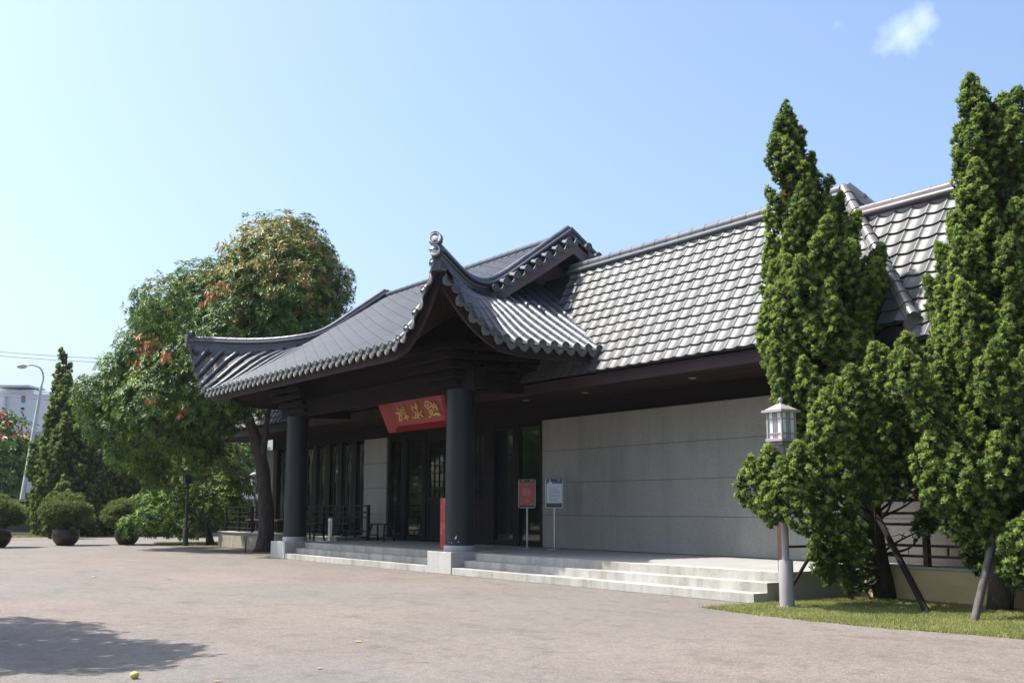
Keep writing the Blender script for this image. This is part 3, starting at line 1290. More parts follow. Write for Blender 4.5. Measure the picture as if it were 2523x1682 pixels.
for xa, xb in ((-31.87, -30.12), (-30.10, -28.36)):
    f = MB()
    for p, q in (((xa, .48), (xa + .14, 3.66)), ((xb - .14, .48), (xb, 3.66)), ((xa + .14, .48), (xb - .14, .62)), ((xa + .14, 1.66), (xb - .14, 1.80)), ((xa + .14, 3.54), (xb - .14, 3.66))):
        f.box((p[0], DY - .06, p[1]), (q[0], DY, q[1]))
    d = f.build("door", M['wood'], hall)
    p = MB()
    p.box((xa + .14, DY - .035, .62), (xb - .14, DY - .02, 1.66))
    p.box((xa + .3, DY - .05, .80), (xb - .3, DY - .036, 1.48))
    p.build("door_panel", M['wood'], d)
    p = MB()
    p.box((xa + .14, DY - .02, 1.80), (xb - .14, DY - .01, 3.54))
    p.build("pane", M['glass'], d)
    p = MB()
    for k in range(1, 5):
        x = xa + .14 + (xb - xa - .28) * k / 5
        p.box((x - .012, DY - .045, 1.80), (x + .012, DY - .022, 3.54))
    for k in range(1, 7):
        z = 1.80 + 1.74 * k / 7
        p.box((xa + .14, DY - .047, z - .012), (xb - .14, DY - .0455, z + .012))
    p.build("lattice", M['wood'], d)

# roof bed
hb_ = MB()
hb_.grid([[(x, y, wz(y) - .03) for x in (-47.7, -38, -30, -24, -20)] + [(XA + HK * (YRD - y), y, wz(y) - .03)] for y in (YE, 16, 16.5, YRD)])
zt_, ze_ = wz(YRD) - .03, wz(YE) - .03
hb_.add([(XA, YRD, zt_), (XC, YE, ze_), (XC, 2 * YRD - YE, ze_)], [(0, 1, 2)])
hb_.add([(-47.7, YRD, zt_), (XA, YRD, zt_), (XC, 2 * YRD - YE, ze_), (-47.7, 2 * YRD - YE, ze_)], [(0, 1, 2, 3)])
hb_.add([(-47.7, YE, ze_), (-47.7, YRD, zt_), (-47.7, 2 * YRD - YE, ze_)], [(0, 1, 2)])
hb_.box((-47.0, 2 * YRD - YE - .1, 4.27), (-12.1, 22.8, 4.40))
hroof = hb_.build("roof", M['slateb'], hall, fixn=False)

SL = math.atan(WSL)
NROW = 13
SLEN = (YRD - YE) / math.cos(SL)
EXP = SLEN / NROW
PITCHX = .365


def pan_place(x, k, ye, zf, slope=SL, exp=EXP):
    """tile k-th row from the eave; x = left edge"""
    # upper end
    s = (k + 1) * exp
    y = ye + s * math.cos(slope)
    o = Vector((x, y, zf(y)))
    ydir = Vector((0, -math.cos(slope), -math.sin(slope)))
    xdir = Vector((1, 0, 0))
    zdir = Vector((0, -math.sin(slope), math.cos(slope)))
    return frame_matrix(o, xdir, ydir, zdir)


pb_ = pan_mb()


def clip_bake(Mx, planes, dest):
    bm = bmesh.new()
    vv = [bm.verts.new(Mx @ Vector(v)) for v in pb_.v]
    for f in pb_.f:
        bm.faces.new([vv[i] for i in f])
    for co, no in planes:
        bmesh.ops.bisect_plane(bm, geom=bm.verts[:] + bm.edges[:] + bm.faces[:], plane_co=co, plane_no=no, clear_outer=True)
    bm.verts.index_update()
    dest.add([v.co[:] for v in bm.verts], [[v.index for v in f.verts] for f in bm.faces])
    bm.free()


def proj_x(p):
    v = Vector(p) - CAM
    return 1261.5 + 2860 * v.dot(RT) / v.dot(FW)


cand = []
hrest = MB()
hipco, hipno = Vector((XA, YRD, 0)), Vector((1, HK, 0)).normalized()
ncol = int((XC + 47.7) / PITCHX) + 1
for c in range(ncol):
    x = -47.7 + c * PITCHX
    for k in range(NROW):
        yc = YE + (k + .5) * EXP * math.cos(SL)
        hipx = XA + HK * (YRD - yc)
        if x > hipx + .5:
            continue
        xc = x + PITCHX / 2
        # swallowed by the pavilion roof
        if XL + .1 < xc < XR - .02:
            if yc > 15.85 and (XL + GX < xc < XR - GX or pz(xc, yc, 'r') > wz(yc) + .12):
                continue
            if XL + .3 < xc < -24.4:
                continue
        Mx = pan_place(x, k, YE, wz)
        if x + PITCHX > hipx - .35:
            clip_bake(Mx, [(hipco, hipno)], hrest)
            continue
        px = proj_x((xc, yc, wz(yc)))
        vis = x > -24.5
        hidden = px > 1920
        cand.append((0 if (vis and not hidden) else 1, (Vector((xc, yc, wz(yc))) - CAM).length, Mx))
cand.sort(key=lambda t: (t[0], t[1]))
for q, (v, d, Mx) in enumerate(cand):
    if q < 300:
        linkm("roof_tile", PAN, hroof, Mx @ Matrix.Translation((random.uniform(-.004, .004), random.uniform(-.006, .006), random.uniform(-.002, .003))) @ Matrix.Rotation(random.uniform(-.012, .012), 4, 'Z') @ Matrix.Rotation(random.uniform(-.012, .012), 4, 'Y'))
    else:
        bake(pb_.v, pb_.f, Mx, hrest)
hrest.build("roof_tiles", M['tile'], hroof, smooth=True, fixn=False, kind='stuff')
# hip end slope: barrel strips showing behind the hip
he = MB()
ES = (wz(YRD) - wz(YE)) / (XC - XA)
for k in range(-5, 6):
    y = YRD + .29 * k
    xs_ = XA + HK * abs(y - YRD)
    n = int((XC - xs_) / .30)
    for q in range(n):
        xa2, xb2 = xs_ + .30 * q, xs_ + .30 * (q + 1)
        bake(bb.v, bb.f, seg_matrix((xa2, y, wz(YRD) - ES * (xa2 - XA)), (xb2, y, wz(YRD) - ES * (xb2 - XA)), (0, 1, 0)), he)
he.build("hip_end_tiles", M['tile'], hroof, smooth=True, fixn=False, kind='stuff')


def pipe_ridge(path, parent, r, wallh, mat_, step, name="ridge_cap", wall=True, lip=1.12):
    path = [Vector(p) for p in path]
    if wall:
        fr = ridge_frames(path)
        b = MB()
        hw = .085
        prof = [(-hw, -.25), (-hw, wallh * .28), (-hw - .03, wallh * .30), (-hw - .03, wallh * .46), (-hw, wallh * .5), (-hw, wallh), (hw, wallh), (hw, wallh * .5), (hw + .03, wallh * .46), (hw + .03, wallh * .30), (hw, wallh * .28), (hw, -.25)]
        b.sweep(path, fr, prof)
        b.build("ridge_course", mat_, parent, smooth=True)
    n = 14
    for i in range(len(path) - 1):
        a, c = path[i], path[i + 1]
        L = (c - a).length
        m = max(1, round(L / step))
        for k in range(m):
            p, q = a.lerp(c, k / m), a.lerp(c, (k + 1) / m)
            d = (q - p).normalized()
            up = Vector((0, 0, wallh))
            b = MB()
            b.tube([p + up, q + up - d * .05, q + up - d * .05, q + up + d * .0], [r * .95, r * .97, r * lip, r * lip], n)
            b.build(name, mat_, parent, smooth=True)


M['ridgeg'] = mat("grey_ridge_tile", (.095, .10, .112), (.14, .145, .155), 3, .30, .04, 60, rand=.12, spec=.7)
M['ridgeb'] = mat("mauve_ridge_tile", (.13, .115, .115), (.17, .15, .148), 3, .28, .04, 60, rand=.12, spec=.75)
zr_ = wz(YRD)
b = MB()
b.tube([(-23.4, YRD - .11, zr_ - .015), (XA - .05, YRD - .11, zr_ - .01)], .055, 10)
b.build("ridge_roll", M['ridgeg'], hroof, smooth=True)
pipe_ridge([(-23.4, YRD, zr_ - .03), (XA - .05, YRD, zr_ - .03)], hroof, .10, .15, M['ridgeg'], .42, lip=1.03)
pipe_ridge([(-47.6, YRD, zr_ - .03), (-34.5, YRD, zr_ - .03)], hroof, .085, .12, M['ridgeg'], .8)
hp = [Vector((XA + HK * t, YRD - t, wz(YRD - t) + .02)) for t in (-.03, 1.53)]
pipe_ridge(hp, hroof, .105, .07, M['ridgeb'], .31)
# rear hip with its stacked courses
pipe_ridge([(XA + .05, YRD + .04, zr_ - .02), (XA + HK * .75, YRD + .75, zr_ - .75 * WSL)], hroof, .075, .20, M['ridgeg'], .40)

# fascia, gutter line and plank soffit
b = MB()
b.box((-47.7, YE + .10, 4.20), (-11.95, YE + .16, 4.455))
b.build("fascia", M['fascia'], hall, bevel=.006)
for k in range(6):
    y0_ = YE + .17 + k * .305
    for q in range(12):
        xa = -47.6 + q * 2.98
        b = MB()
        b.box((xa + .003, y0_ + .003, 4.215 + .002 * ((k + q) % 2)), (xa + 2.977, y0_ + .302, 4.24))
        b.build("soffit_plank", M['soffit'], hall)
b = MB()
b.box((-47.6, YE + .17, 4.242), (-11.95, 17.6, 4.28))
b.build("soffit_bed", M['wood'], hall)
for x, y in ((-24.6, 16.4), (-22.2, 16.5), (-18.4, 16.5), (-14.6, 16.5)):
    b = MB()
    b.lathe((x, y, 4.203), [(.075, 0), (.085, .011)], 16)
    b.build("downlight", M['sun_bulb'], hall)
b = MB()
b.box((-12.05, YE + .162, 4.20), (-11.95, 18.4, 4.455))
b.build("fascia", M['fascia'], hall)

# ------------------------------------------------------------------ SIDE HALL (right)
sh = empty("side_hall", (-4, 17.7, 0), "lower tiled side hall adjoining the long hall, half hidden by the junipers", "hall")
YE2, YR2 = 15.42, 16.68
WS2 = 2.0
RZ2 = 4.18 + WS2 * (YR2 - YE2)


def wz2(y):
    return RZ2 - WS2 * (YR2 - y)


for k in range(4):
    z0_ = .525 + .80 * k
    b = MB()
    b.box((-12.29, 17.6, z0_ + .006), (6, 17.9, z0_ + .794))
    b.build("wall_panel", M['wall'], sh, bevel=.006)
b = MB()
b.box((-11.88, 17.64, .5), (6, 22, 4.0))
b.build("inner_wall", M['wood'], sh)
b = MB()
b.grid([[(x, y, wz2(y) - .03) for x in (-12.0 - HK * (y - YE2) * 1.0, -8, 0, 6)] for y in (YE2, 16, YR2)])
b.add([(-13.9, YR2, RZ2 - .03), (6, YR2, RZ2 - .03), (6, YR2 + 1.26, 4.15), (-13.9, YR2 + 1.26, 4.15)], [(0, 1, 2, 3)])
b.box((-11.9, YR2 + 1.2, 4.05), (6, 22.5, 4.2))
sroof = b.build("roof", M['slateb'], sh, fixn=False)
NR2 = 11
SL2 = math.atan(WS2)
EXP2 = (YR2 - YE2) / math.cos(SL2) / NR2
srest = MB()
c2 = []
for c in range(60):
    x = -14.6 + c * PITCHX
    for k in range(NR2):
        yc = YE2 + (k + .5) * EXP2 * math.cos(SL2)
        xc = x + PITCHX / 2
        if xc < XA + HK * (YRD - yc) - .02:
            continue
        Mx = pan_place(x, k, YE2, wz2, SL2, EXP2)
        px = proj_x((xc, yc, wz2(yc)))
        c2.append((0 if px < 2400 else 1, (Vector((xc, yc, wz2(yc))) - CAM).length, Mx))
c2.sort(key=lambda t: (t[0], t[1]))
for q, (v, d, Mx) in enumerate(c2):
    if q < 110 and v == 0:
        linkm("roof_tile", PAN, sroof, Mx)
    else:
        bake(pb_.v, pb_.f, Mx, srest)
srest.build("roof_tiles", M['tile'], sroof, smooth=True, fixn=False, kind='stuff')
pipe_ridge([(XA + .55, YR2 + .05, RZ2), (6, YR2 + .05, RZ2)], sroof, .075, .22, M['ridgeb'], .40, lip=1.03)
b = MB()
b.tube([(XA + .6, YR2 - .07, RZ2 + .10), (6, YR2 - .07, RZ2 + .10)], .06, 10)
b.build("ridge_roll", M['ridgeb'], sroof, smooth=True)
b = MB()
b.box((-11.94, YE2 + .10, wz2(YE2) - .30), (6, YE2 + .16, wz2(YE2) - .06))
b.build("fascia", M['fascia'], sh)
for k in range(5):
    b = MB()
    b.box((-11.94, YE2 + .17 + k * .41, wz2(YE2) - .27), (6, YE2 + .575 + k * .41, wz2(YE2) - .245))
    b.build("soffit_plank", M['soffit'], sh)

# ------------------------------------------------------------------ NAME PLAQUE
pq = empty("name_plaque", (-27.75, 14.82, 4.55), "red lacquered name board with gold characters hung beside the right column", "sign")
dnv = Vector((0, .33, -.95)).normalized()
nv = Vector((0, -.95, -.33)).normalized()
P0 = Vector((0, 14.82, 4.55))


def pp(x, d, o=0):
    return P0 + Vector((x, 0, 0)) + dnv * d + nv * o


xm = -27.75
b = MB()
wt, wb = 1.42, 1.30
fr_, bk_ = [(-wt, .10), (wt, .10), (wb, .83), (-wb, .83)], .05
b.add([pp(xm + x, d, 0) for x, d in fr_] + [pp(xm + x, d, -bk_) for x, d in fr_], [(0, 1, 2, 3), (7, 6, 5, 4), (0, 4, 5, 1), (1, 5, 6, 2), (2, 6, 7, 3), (3, 7, 4, 0)])
b.build("board", M['red'], pq)
outr = [(-1.93, -.05), (1.93, -.05), (1.72, .97), (-1.72, .97)]
inn = fr_
for i in range(4):
    j = (i + 1) % 4
    b = MB()
    a0, a1, c0, c1 = outr[i], outr[j], inn[i], inn[j]
    vs_ = [pp(xm + a0[0], a0[1], .16), pp(xm + a1[0], a1[1], .16), pp(xm + c1[0], c1[1], .002), pp(xm + c0[0], c0[1], .002)]
    b.add(vs_ + [v - nv * .05 for v in vs_], [(0, 1, 2, 3), (7, 6, 5, 4), (0, 4, 5, 1), (1, 5, 6, 2), (2, 6, 7, 3), (3, 7, 4, 0)])
    b.build("flared_frame", M['red'], pq)
STROKES = [(0, [(-28.768, 0.277), (-28.754, 0.362), (-28.685, 0.409), (-28.758, 0.478), (-28.7, 0.561), (-28.695, 0.661)], 0.012), (0, [(-28.822, 0.294), (-28.808, 0.379)], 0.012), (0, [(-28.961, 0.453), (-28.85, 0.45), (-28.756, 0.457)], 0.025), (0, [(-28.76, 0.499), (-28.886, 0.691)], 0.018), (0, [(-28.638, 0.35), (-28.624, 0.435), (-28.652, 0.517), (-28.667, 0.579)], 0.014), (0, [(-28.462, 0.253), (-28.499, 0.297), (-28.419, 0.324), (-28.444, 0.385), (-28.532, 0.389), (-28.552, 0.314)], 0.014), (0, [(-28.503, 0.412), (-28.519, 0.474), (-28.54, 0.545)], 0.012), (0, [(-28.411, 0.455), (-28.453, 0.562), (-28.361, 0.568), (-28.243, 0.618)], 0.016), (0, [(-28.859, 0.682), (-28.757, 0.657), (-28.679, 0.599)], 0.014), (0, [(-28.615, 0.635), (-28.441, 0.594), (-28.376, 0.682), (-28.412, 0.69)], 0.015), (0, [(-28.543, 0.587), (-28.456, 0.656)], 0.014), (1, [(-27.714, 0.233), (-27.681, 0.318), (-27.73, 0.437)], 0.03), (1, [(-27.73, 0.437), (-27.719, 0.541), (-27.604, 0.59), (-27.487, 0.669)], 0.02), (1, [(-27.98, 0.316), (-27.892, 0.343), (-27.782, 0.403)], 0.017), (1, [(-27.976, 0.326), (-27.993, 0.408), (-27.976, 0.45)], 0.015), (1, [(-27.948, 0.473), (-27.846, 0.511), (-27.933, 0.66)], 0.016), (1, [(-28.064, 0.599), (-28.013, 0.654), (-27.93, 0.655)], 0.016), (1, [(-27.516, 0.473), (-27.514, 0.504), (-27.611, 0.548)], 0.015), (1, [(-27.752, 0.528), (-27.756, 0.641), (-27.7, 0.685)], 0.019), (1, [(-27.87, 0.659), (-27.709, 0.664)], 0.014), (2, [(-27.199, 0.274), (-27.224, 0.353), (-27.162, 0.418), (-27.092, 0.504)], 0.02), (2, [(-27.18, 0.276), (-27.027, 0.252), (-26.913, 0.297), (-26.845, 0.332), (-26.941, 0.415), (-27.023, 0.419)], 0.02), (2, [(-27.095, 0.302), (-27.052, 0.366), (-27.069, 0.466)], 0.016), (2, [(-27.148, 0.359), (-27.006, 0.319)], 0.014), (2, [(-27.069, 0.466), (-27.021, 0.519), (-27.106, 0.564)], 0.017), (2, [(-26.918, 0.477), (-26.989, 0.532), (-27.057, 0.547)], 0.016), (2, [(-26.894, 0.539), (-26.965, 0.594), (-27.101, 0.625)], 0.02), (2, [(-27.211, 0.678), (-27.036, 0.684)], 0.018), (2, [(-26.954, 0.645), (-26.792, 0.636), (-26.701, 0.612), (-26.563, 0.642), (-26.696, 0.673)], 0.025), (2, [(-26.724, 0.291), (-26.769, 0.388), (-26.853, 0.431), (-26.773, 0.567)], 0.018), (2, [(-26.728, 0.351), (-26.651, 0.387), (-26.633, 0.458), (-26.626, 0.548)], 0.018), (2, [(-26.802, 0.445), (-26.684, 0.444), (-26.695, 0.533)], 0.016)]
for c in range(3):
    b = MB()
    for cc, pts, r_ in STROKES:
        if cc == c:
            pth = smooth_path([pp(x, d, .02) for x, d in pts], .03)
            n = len(pth)
            b.tube(pth, [r_ * 1.35 * (.75 + .5 * math.sin(math.pi * (i + .5) / n)) for i in range(n)], 6)
    b.build("character", M['gold'], pq, smooth=True)
b = MB()
b.box((-29.35, 14.98, 3.60), (-29.0, 15.16, 3.66))
b.build("bracket", M['red'], pq)

# ------------------------------------------------------------------ PORCH FURNITURE
bx = empty("display_box", (-25.8, 15.0, .47), "tall red box printed with golden flowers, standing behind the right column", "display box")
b = MB()
b.box((-26.16, 14.80, .47), (-25.28, 15.28, 1.72))
b.build("body", M['redprint'], bx, bevel=.008)
b = MB()
b.box((-25.277, 14.81, .48), (-25.27, 15.27, 1.71))
b.build("side_panel", M['wood'], bx)
b = MB()
b.box((-26.17, 14.79, 1.722), (-25.27, 15.29, 1.75))
b.build("lid", M['red'], bx)


def stool(x, y, rz, label):
    t = empty("wooden_stool", (x, y, .47), label, "stool", "wooden stools on the porch")
    ca, sa = math.cos(rz), math.sin(rz)

    def Q(u, v, z):
        return (x + u * ca - v * sa, y + u * sa + v * ca, .47 + z)
    b = MB()
    vs_ = [Q(u, v, z) for z in (.50, .54) for u, v in ((-.55, -.15), (.55, -.15), (.55, .15), (-.55, .15))]
    b.add(vs_, [(0, 3, 2, 1), (4, 5, 6, 7), (0, 1, 5, 4), (1, 2, 6, 5), (2, 3, 7, 6), (3, 0, 4, 7)])
    b.build("seat", M['raild'], t, bevel=.006)
    for u in (-1, 1):
        for v in (-1, 1):
            b = MB()
            b.bar(Q(u * .40, v * .10, .50), Q(u * .52, v * .19, 0), .05)
            b.build("leg", M['raild'], t)
        b = MB()
        b.bar(Q(u * .48, -.155, .18), Q(u * .48, .155, .18), .03)
        b.build("stretcher", M['raild'], t)


stool(-33.1, 16.6, .05, "dark wooden bench stool standing clear at the right end of the porch railing")
stool(-34.6, 16.0, .1, "dark wooden bench stool behind the steel ash bin")
stool(-34.75, 15.0, .05, "dark wooden bench stool nearest the left column")
ab = empty("ash_bin", (-34.5, 15.55, .47), "slim round steel ash bin beside the dark stools", "bin")
b = MB()
b.lathe((-34.5, 15.55, .47), [(.13, 0), (.13, .02), (.105, .03), (.105, .58), (.115, .59)], 20)
b.build("body", M['steel'], ab, smooth=True)
b = MB()
b.lathe((-34.5, 15.55, 1.062), [(.112, 0), (.115, .02), (.10, .10), (.04, .115)], 20)
b.build("lid", M['steel'], ab, smooth=True)


def railing(label, x_a, x_b, y, zb, posts, m, hts, group=None, extra=None):
    t = empty("railing", ((x_a + x_b) / 2, y, zb), label, "railing", group)
    for x in posts:
        b = MB()
        b.box((x - .045, y - .045, zb), (x + .045, y + .045, hts[0] + .03))
        b.build("post", m, t)
    for i, z in enumerate(hts):
        b = MB()
        w = .035 if i == 0 else .02
        b.box((x_a, y - w, z - .022), (x_b, y + w, z + .022))
        b.build("rail", m, t)
    n = int((x_b - x_a) / .42)
    for k in range(n):
        x = x_a + (k + .5) * (x_b - x_a) / n
        pr = ((0, 1), (1, 2), (2, 3), (3, 4)) if len(hts) > 4 else ((1, 2), (2, 3))
        for q, (i, j) in enumerate(pr):
            if (k + q) % 2 == 0 and (x_a < -20 or (k + 2 * q) % 4 < 2):
                xx = x + (.12 if q % 2 else -.06)
                b = MB()
                b.box((xx - .014, y - .014, hts[j] + .024), (xx + .014, y + .014, hts[i] - .024))
                b.build("baluster", m, t)
    return t


railing("dark lattice railing across the porch in front of the lattice windows", -40.6, -33.75, 16.5, .47, (-40.55, -38.9, -37.25, -35.6, -33.8), M['raild'], (1.56, 1.36, 1.19, .76, .57))
railing("dark railing of the left terrace behind the mango trunk", -45.1, -40.7, 15.8, .59, (-45.05, -43.6, -42.2, -40.75), M['raild'], (1.52, 1.33, 1.18, .95, .74))
rr = railing("red brown railing on the ochre plinth wall behind the junipers", -13.5, 5.9, 15.97, .56, (-13.45, -12.3, -10.4, -8.6, -6.8, -5.0, -3.2, -1.4, .4, 2.2, 4, 5.8), M['rail'], (1.62, 1.41, 1.23, .89, .72))
hr = empty("stair_handrail", (-13.66, 14.1, .47), "red brown handrail post at the right end of the steps", "handrail")
b = MB()
b.box((-13.72, 14.06, .472), (-13.61, 14.17, 1.55))
b.build("post", M['rail'], hr)
b = MB()
b.box((-13.705, 14.175, 1.45), (-13.625, 15.9, 1.52))
b.build("rail", M['rail'], hr)
b = MB()
b.box((-13.69, 14.175, .85), (-13.64, 15.9, .89))
b.build("rail", M['rail'], hr)
# terrace bench beyond the mango trunk
tb = empty("terrace_bench", (-43, 16.6, .56), "low brown bench on the left terrace", "bench")
b = MB()
b.box((-44.6, 16.4, 1.0), (-41.2, 16.8, 1.06))
b.build("seat", M['rail'], tb)
for x in (-44.4, -42.9, -41.4):
    b = MB()
    b.box((x - .04, 16.45, .585), (x + .04, 16.75, .995))
    b.build("leg", M['raild'], tb)


def sign_stand(x, y, label, kind):
    t = empty("sign_stand", (x, y, .47), label, "sign stand", "sign stands by the door")
    d = Vector((-x, -y, 0)).normalized()
    d = Vector((d.x * .9, d.y * 1.25, 0)).normalized()
    s = Vector((0, 0, 1)).cross(d)
    b = MB()
    b.lathe((x, y, .47), [(.20, 0), (.20, .015), (.17, .03), (.03, .045)], 24)
    b.build("base", M['steel'], t, smooth=True)
    b = MB()
    b.lathe((x, y, .516), [(.024, 0), (.022, .98)], 12)
    b.build("pole", M['steel'], t, smooth=True)
    o = Vector((x, y, 1.50)) + d * .03
    W, H = .43, .72
    up = (Vector((0, 0, 1)) - d * .06).normalized()

    def rect(w0, w1, h0, h1, off, th):
        vs_ = [o + s * a + up * c + d * e for e in (off, off + th) for a, c in ((w0, h0), (w1, h0), (w1, h1), (w0, h1))]
        return vs_, [(0, 3, 2, 1), (4, 5, 6, 7), (0, 1, 5, 4), (1, 2, 6, 5), (2, 3, 7, 6), (3, 0, 4, 7)]
    # rounded frame
    pts = []
    rc = .05
    for cx_, cz_, a0 in ((W / 2 - rc, H - rc, 0), (-W / 2 + rc, H - rc, 90), (-W / 2 + rc, rc, 180), (W / 2 - rc, rc, 270)):
        for k in range(5):
            a = R(a0 + 22.5 * k)
            pts.append((cx_ + rc * math.cos(a), cz_ + rc * math.sin(a)))
    b = MB()
    b.tube([o + s * a + up * c for a, c in pts + pts[:1]], .011, 8, caps=False)
    b.build("frame", M['steel'], t, smooth=True)
    b = MB()
    b.add([o + s * a + up * c for a, c in pts] + [o + s * a + up * c - d * .012 for a, c in pts], [tuple(range(20)), tuple(reversed(range(20, 40)))] + [(i, (i + 1) % 20, 20 + (i + 1) % 20, 20 + i) for i in range(20)])
    b.build("backing", M['black'], t)
    b = MB()
    b.add(*rect(-W / 2 + .02, W / 2 - .02, .055, H - .065, .001, .006))
    b.build("poster", M['posterred'] if kind == 'red' else M['white'], t)
    for a in (-.11, .11):
        b = MB()
        b.add(*rect(a - .016, a + .016, H - .052, H - .022, .002, .012))
        b.build("clip", M['steel'] if kind != 'red' else M['white'], t)
    rng = random.Random(4 if kind == 'red' else 9)
    tx = MB()
    if kind == 'red':
        for z in (.49, .46, .435, .41, .385, .36, .335, .31, .23, .19, .165, .14):
            a = -rng.uniform(.09, .14)
            e = -a * rng.uniform(.8, 1.0)
            if z < .3:
                a, e = a * .55, e * .55
            tx = MB()
            while a < e:
                l = rng.uniform(.012, .03)
                tx.add(*rect(a, min(a + l, e), z - .006, z + .006, .0072, .001))
                a += l + .007
            tx.build("text_line", M['pinkink'], t, fixn=False)
        tx = MB()
        for a, z, r_ in ((0, .585, .03),):
            tx.add(*rect(a - r_, a + r_, z - .004, z + .004, .0072, .001))
            tx.add(*rect(a - .005, a + .005, z - r_, z + r_, .0083, .001))
        tx.build("printed_crest", M['pinkink'], t, fixn=False)
        cr_ = MB()
        for a, z, r_ in ((-.15, .10, .03), (.12, .09, .04), (.16, .10, .025), (-.16, .25, .02)):
            cr_.add(*rect(a - r_, a + r_, z - r_ * .8, z + r_ * .7, .0072, .001))
        cr_.build("printed_flowers", M['brownleaf'], t, fixn=False)
    else:
        q = MB()
        q.add(*rect(-W / 2 + .02, W / 2 - .02, H - .125, H - .066, .0072, .0012))
        q.build("printed_sky", M['blue'], t, fixn=False)
        q = MB()
        q.add(*rect(-W / 2 + .02, W / 2 - .02, .056, .115, .0072, .0012))
        q.build("printed_grass", M['green'], t, fixn=False)
        q = MB()
        cpos = [o + s * (-.10 + .05 * math.cos(R(30 * k))) + up * (H - .125 + .05 * math.sin(R(30 * k))) + d * .009 for k in range(12)]
        q.add(cpos, [tuple(range(12))])
        q.build("printed_disc", M['white'], t, fixn=False)
        for z in (.50, .455, .42, .385, .35, .315, .28, .245, .21, .18, .15):
            a = -.15 + rng.uniform(0, .03)
            e = .15 - rng.uniform(0, .12)
            tx = MB()
            while a < e:
                l = rng.uniform(.010, .028)
                tx.add(*rect(a, min(a + l, e), z - .006, z + .006, .0072, .001))
                a += l + .008
            tx.build("text_line", M['ink'], t, fixn=False)


sign_stand(-25.08, 16.75, "steel stand with a red notice, in front of the dark glass door", 'red')
sign_stand(-24.03, 16.87, "steel stand with a white and blue notice, in front of the granite wall", 'blue')


# ------------------------------------------------------------------ LANTERN POSTS
def lantern(x, y, label, bright=True):
    t = empty("lantern_post", (x, y, 0), label, "lamp post", "square lantern posts")
    mm = M['lampmetal'] if bright else M['lampdark']
    b = MB()
    b.lathe((x, y, .0), [(.15, .006), (.15, .02), (.112, .022), (.108, .70), (.10, .715)], 28)
    b.build("base", mm, t, smooth=True)
    b = MB()
    b.lathe((x, y, .716), [(.056, 0), (.054, 1.732)], 20)
    b.build("pole", mm, t, smooth=True)
    if bright:
        for k in range(4):
            a = R(45 + 90 * k)
            b = MB()
            b.lathe((x + .13 * math.cos(a), y + .13 * math.sin(a), .021), [(.012, 0), (.012, .02), (.004, .03)], 8)
            b.build("bolt", mm, t)
    z = 2.45
    b = MB()
    b.box((x - .11, y - .11, z), (x + .11, y + .11, z + .05))
    b.box((x - .175, y - .175, z + .051), (x + .175, y + .175, z + .095))
    b.build("bottom_plate", mm, t, bevel=.004)
    z += .096
    H = .40
    w = .145
    for sx in (-1, 1):
        for sy in (-1, 1):
            b = MB()
            b.box((x + sx * w - .014, y + sy * w - .014, z), (x + sx * w + .014, y + sy * w + .014, z + H))
            b.build("corner_post", mm, t)
    gl = MB()
    gl.box((x - w + .012, y - w + .012, z), (x + w - .012, y + w - .012, z + H))
    gl.build("glass", M['lampglass'] if bright else M['glassg'], t)
    for ax in range(4):
        b = MB()
        for u in (-.036, 0, .036):
            if ax % 2 == 0:
                yy = y - w if ax == 0 else y + w
                b.box((x + u - .006, yy - .006, z), (x + u + .006, yy + .006, z + H))
            else:
                xx = x - w if ax == 1 else x + w
                b.box((xx - .006, y + u - .006, z), (xx + .006, y + u + .006, z + H))
        for h in (.08, .30):
            if ax % 2 == 0:
                yy = y - w if ax == 0 else y + w
                b.box((x - w + .015, yy - .008, z + h - .008), (x + w - .015, yy + .008, z + h + .008))
            else:
                xx = x - w if ax == 1 else x + w
                b.box((xx - .008, y - w + .015, z + h - .008), (xx + .008, y + w - .015, z + h + .008))
        b.build("glazing_bars", mm, t)
    z += H
    e = .21
    b = MB()
    b.box((x - e, y - e, z + .001), (x + e, y + e, z + .04))
    b.add([(x - e + .03, y - e + .03, z + .041), (x + e - .03, y - e + .03, z + .041), (x + e - .03, y + e - .03, z + .041), (x - e + .03, y + e - .03, z + .041),
           (x - .05, y - .05, z + .13), (x + .05, y - .05, z + .13), (x + .05, y + .05, z + .13), (x - .05, y + .05, z + .13)],
          [(0, 1, 5, 4), (1, 2, 6, 5), (2, 3, 7, 6), (3, 0, 4, 7), (4, 5, 6, 7)])
    b.build("roof", mm, t)
    b = MB()
    b.lathe((x, y, z + .131), [(.04, 0), (.018, .02), (.016, .035), (.034, .05), (.04, .07), (.03, .095), (.008, .105)], 14)
    b.build("finial", mm, t, smooth=True)


lantern(-12.72, 13.2, "square lantern post with white glass on the lawn edge beside the near juniper")
lantern(-46.15, 14.55, "dark lantern post standing among the leafy shrub", False)
lantern(-50.3, 18.9, "distant pale lantern post behind the mango trunk")

# ------------------------------------------------------------------ FOLIAGE
RTn = np.array(RT)
FHn = np.array(FH)


def unit(v):
    return v / np.maximum(np.linalg.norm(v, axis=-1, keepdims=True), 1e-9)


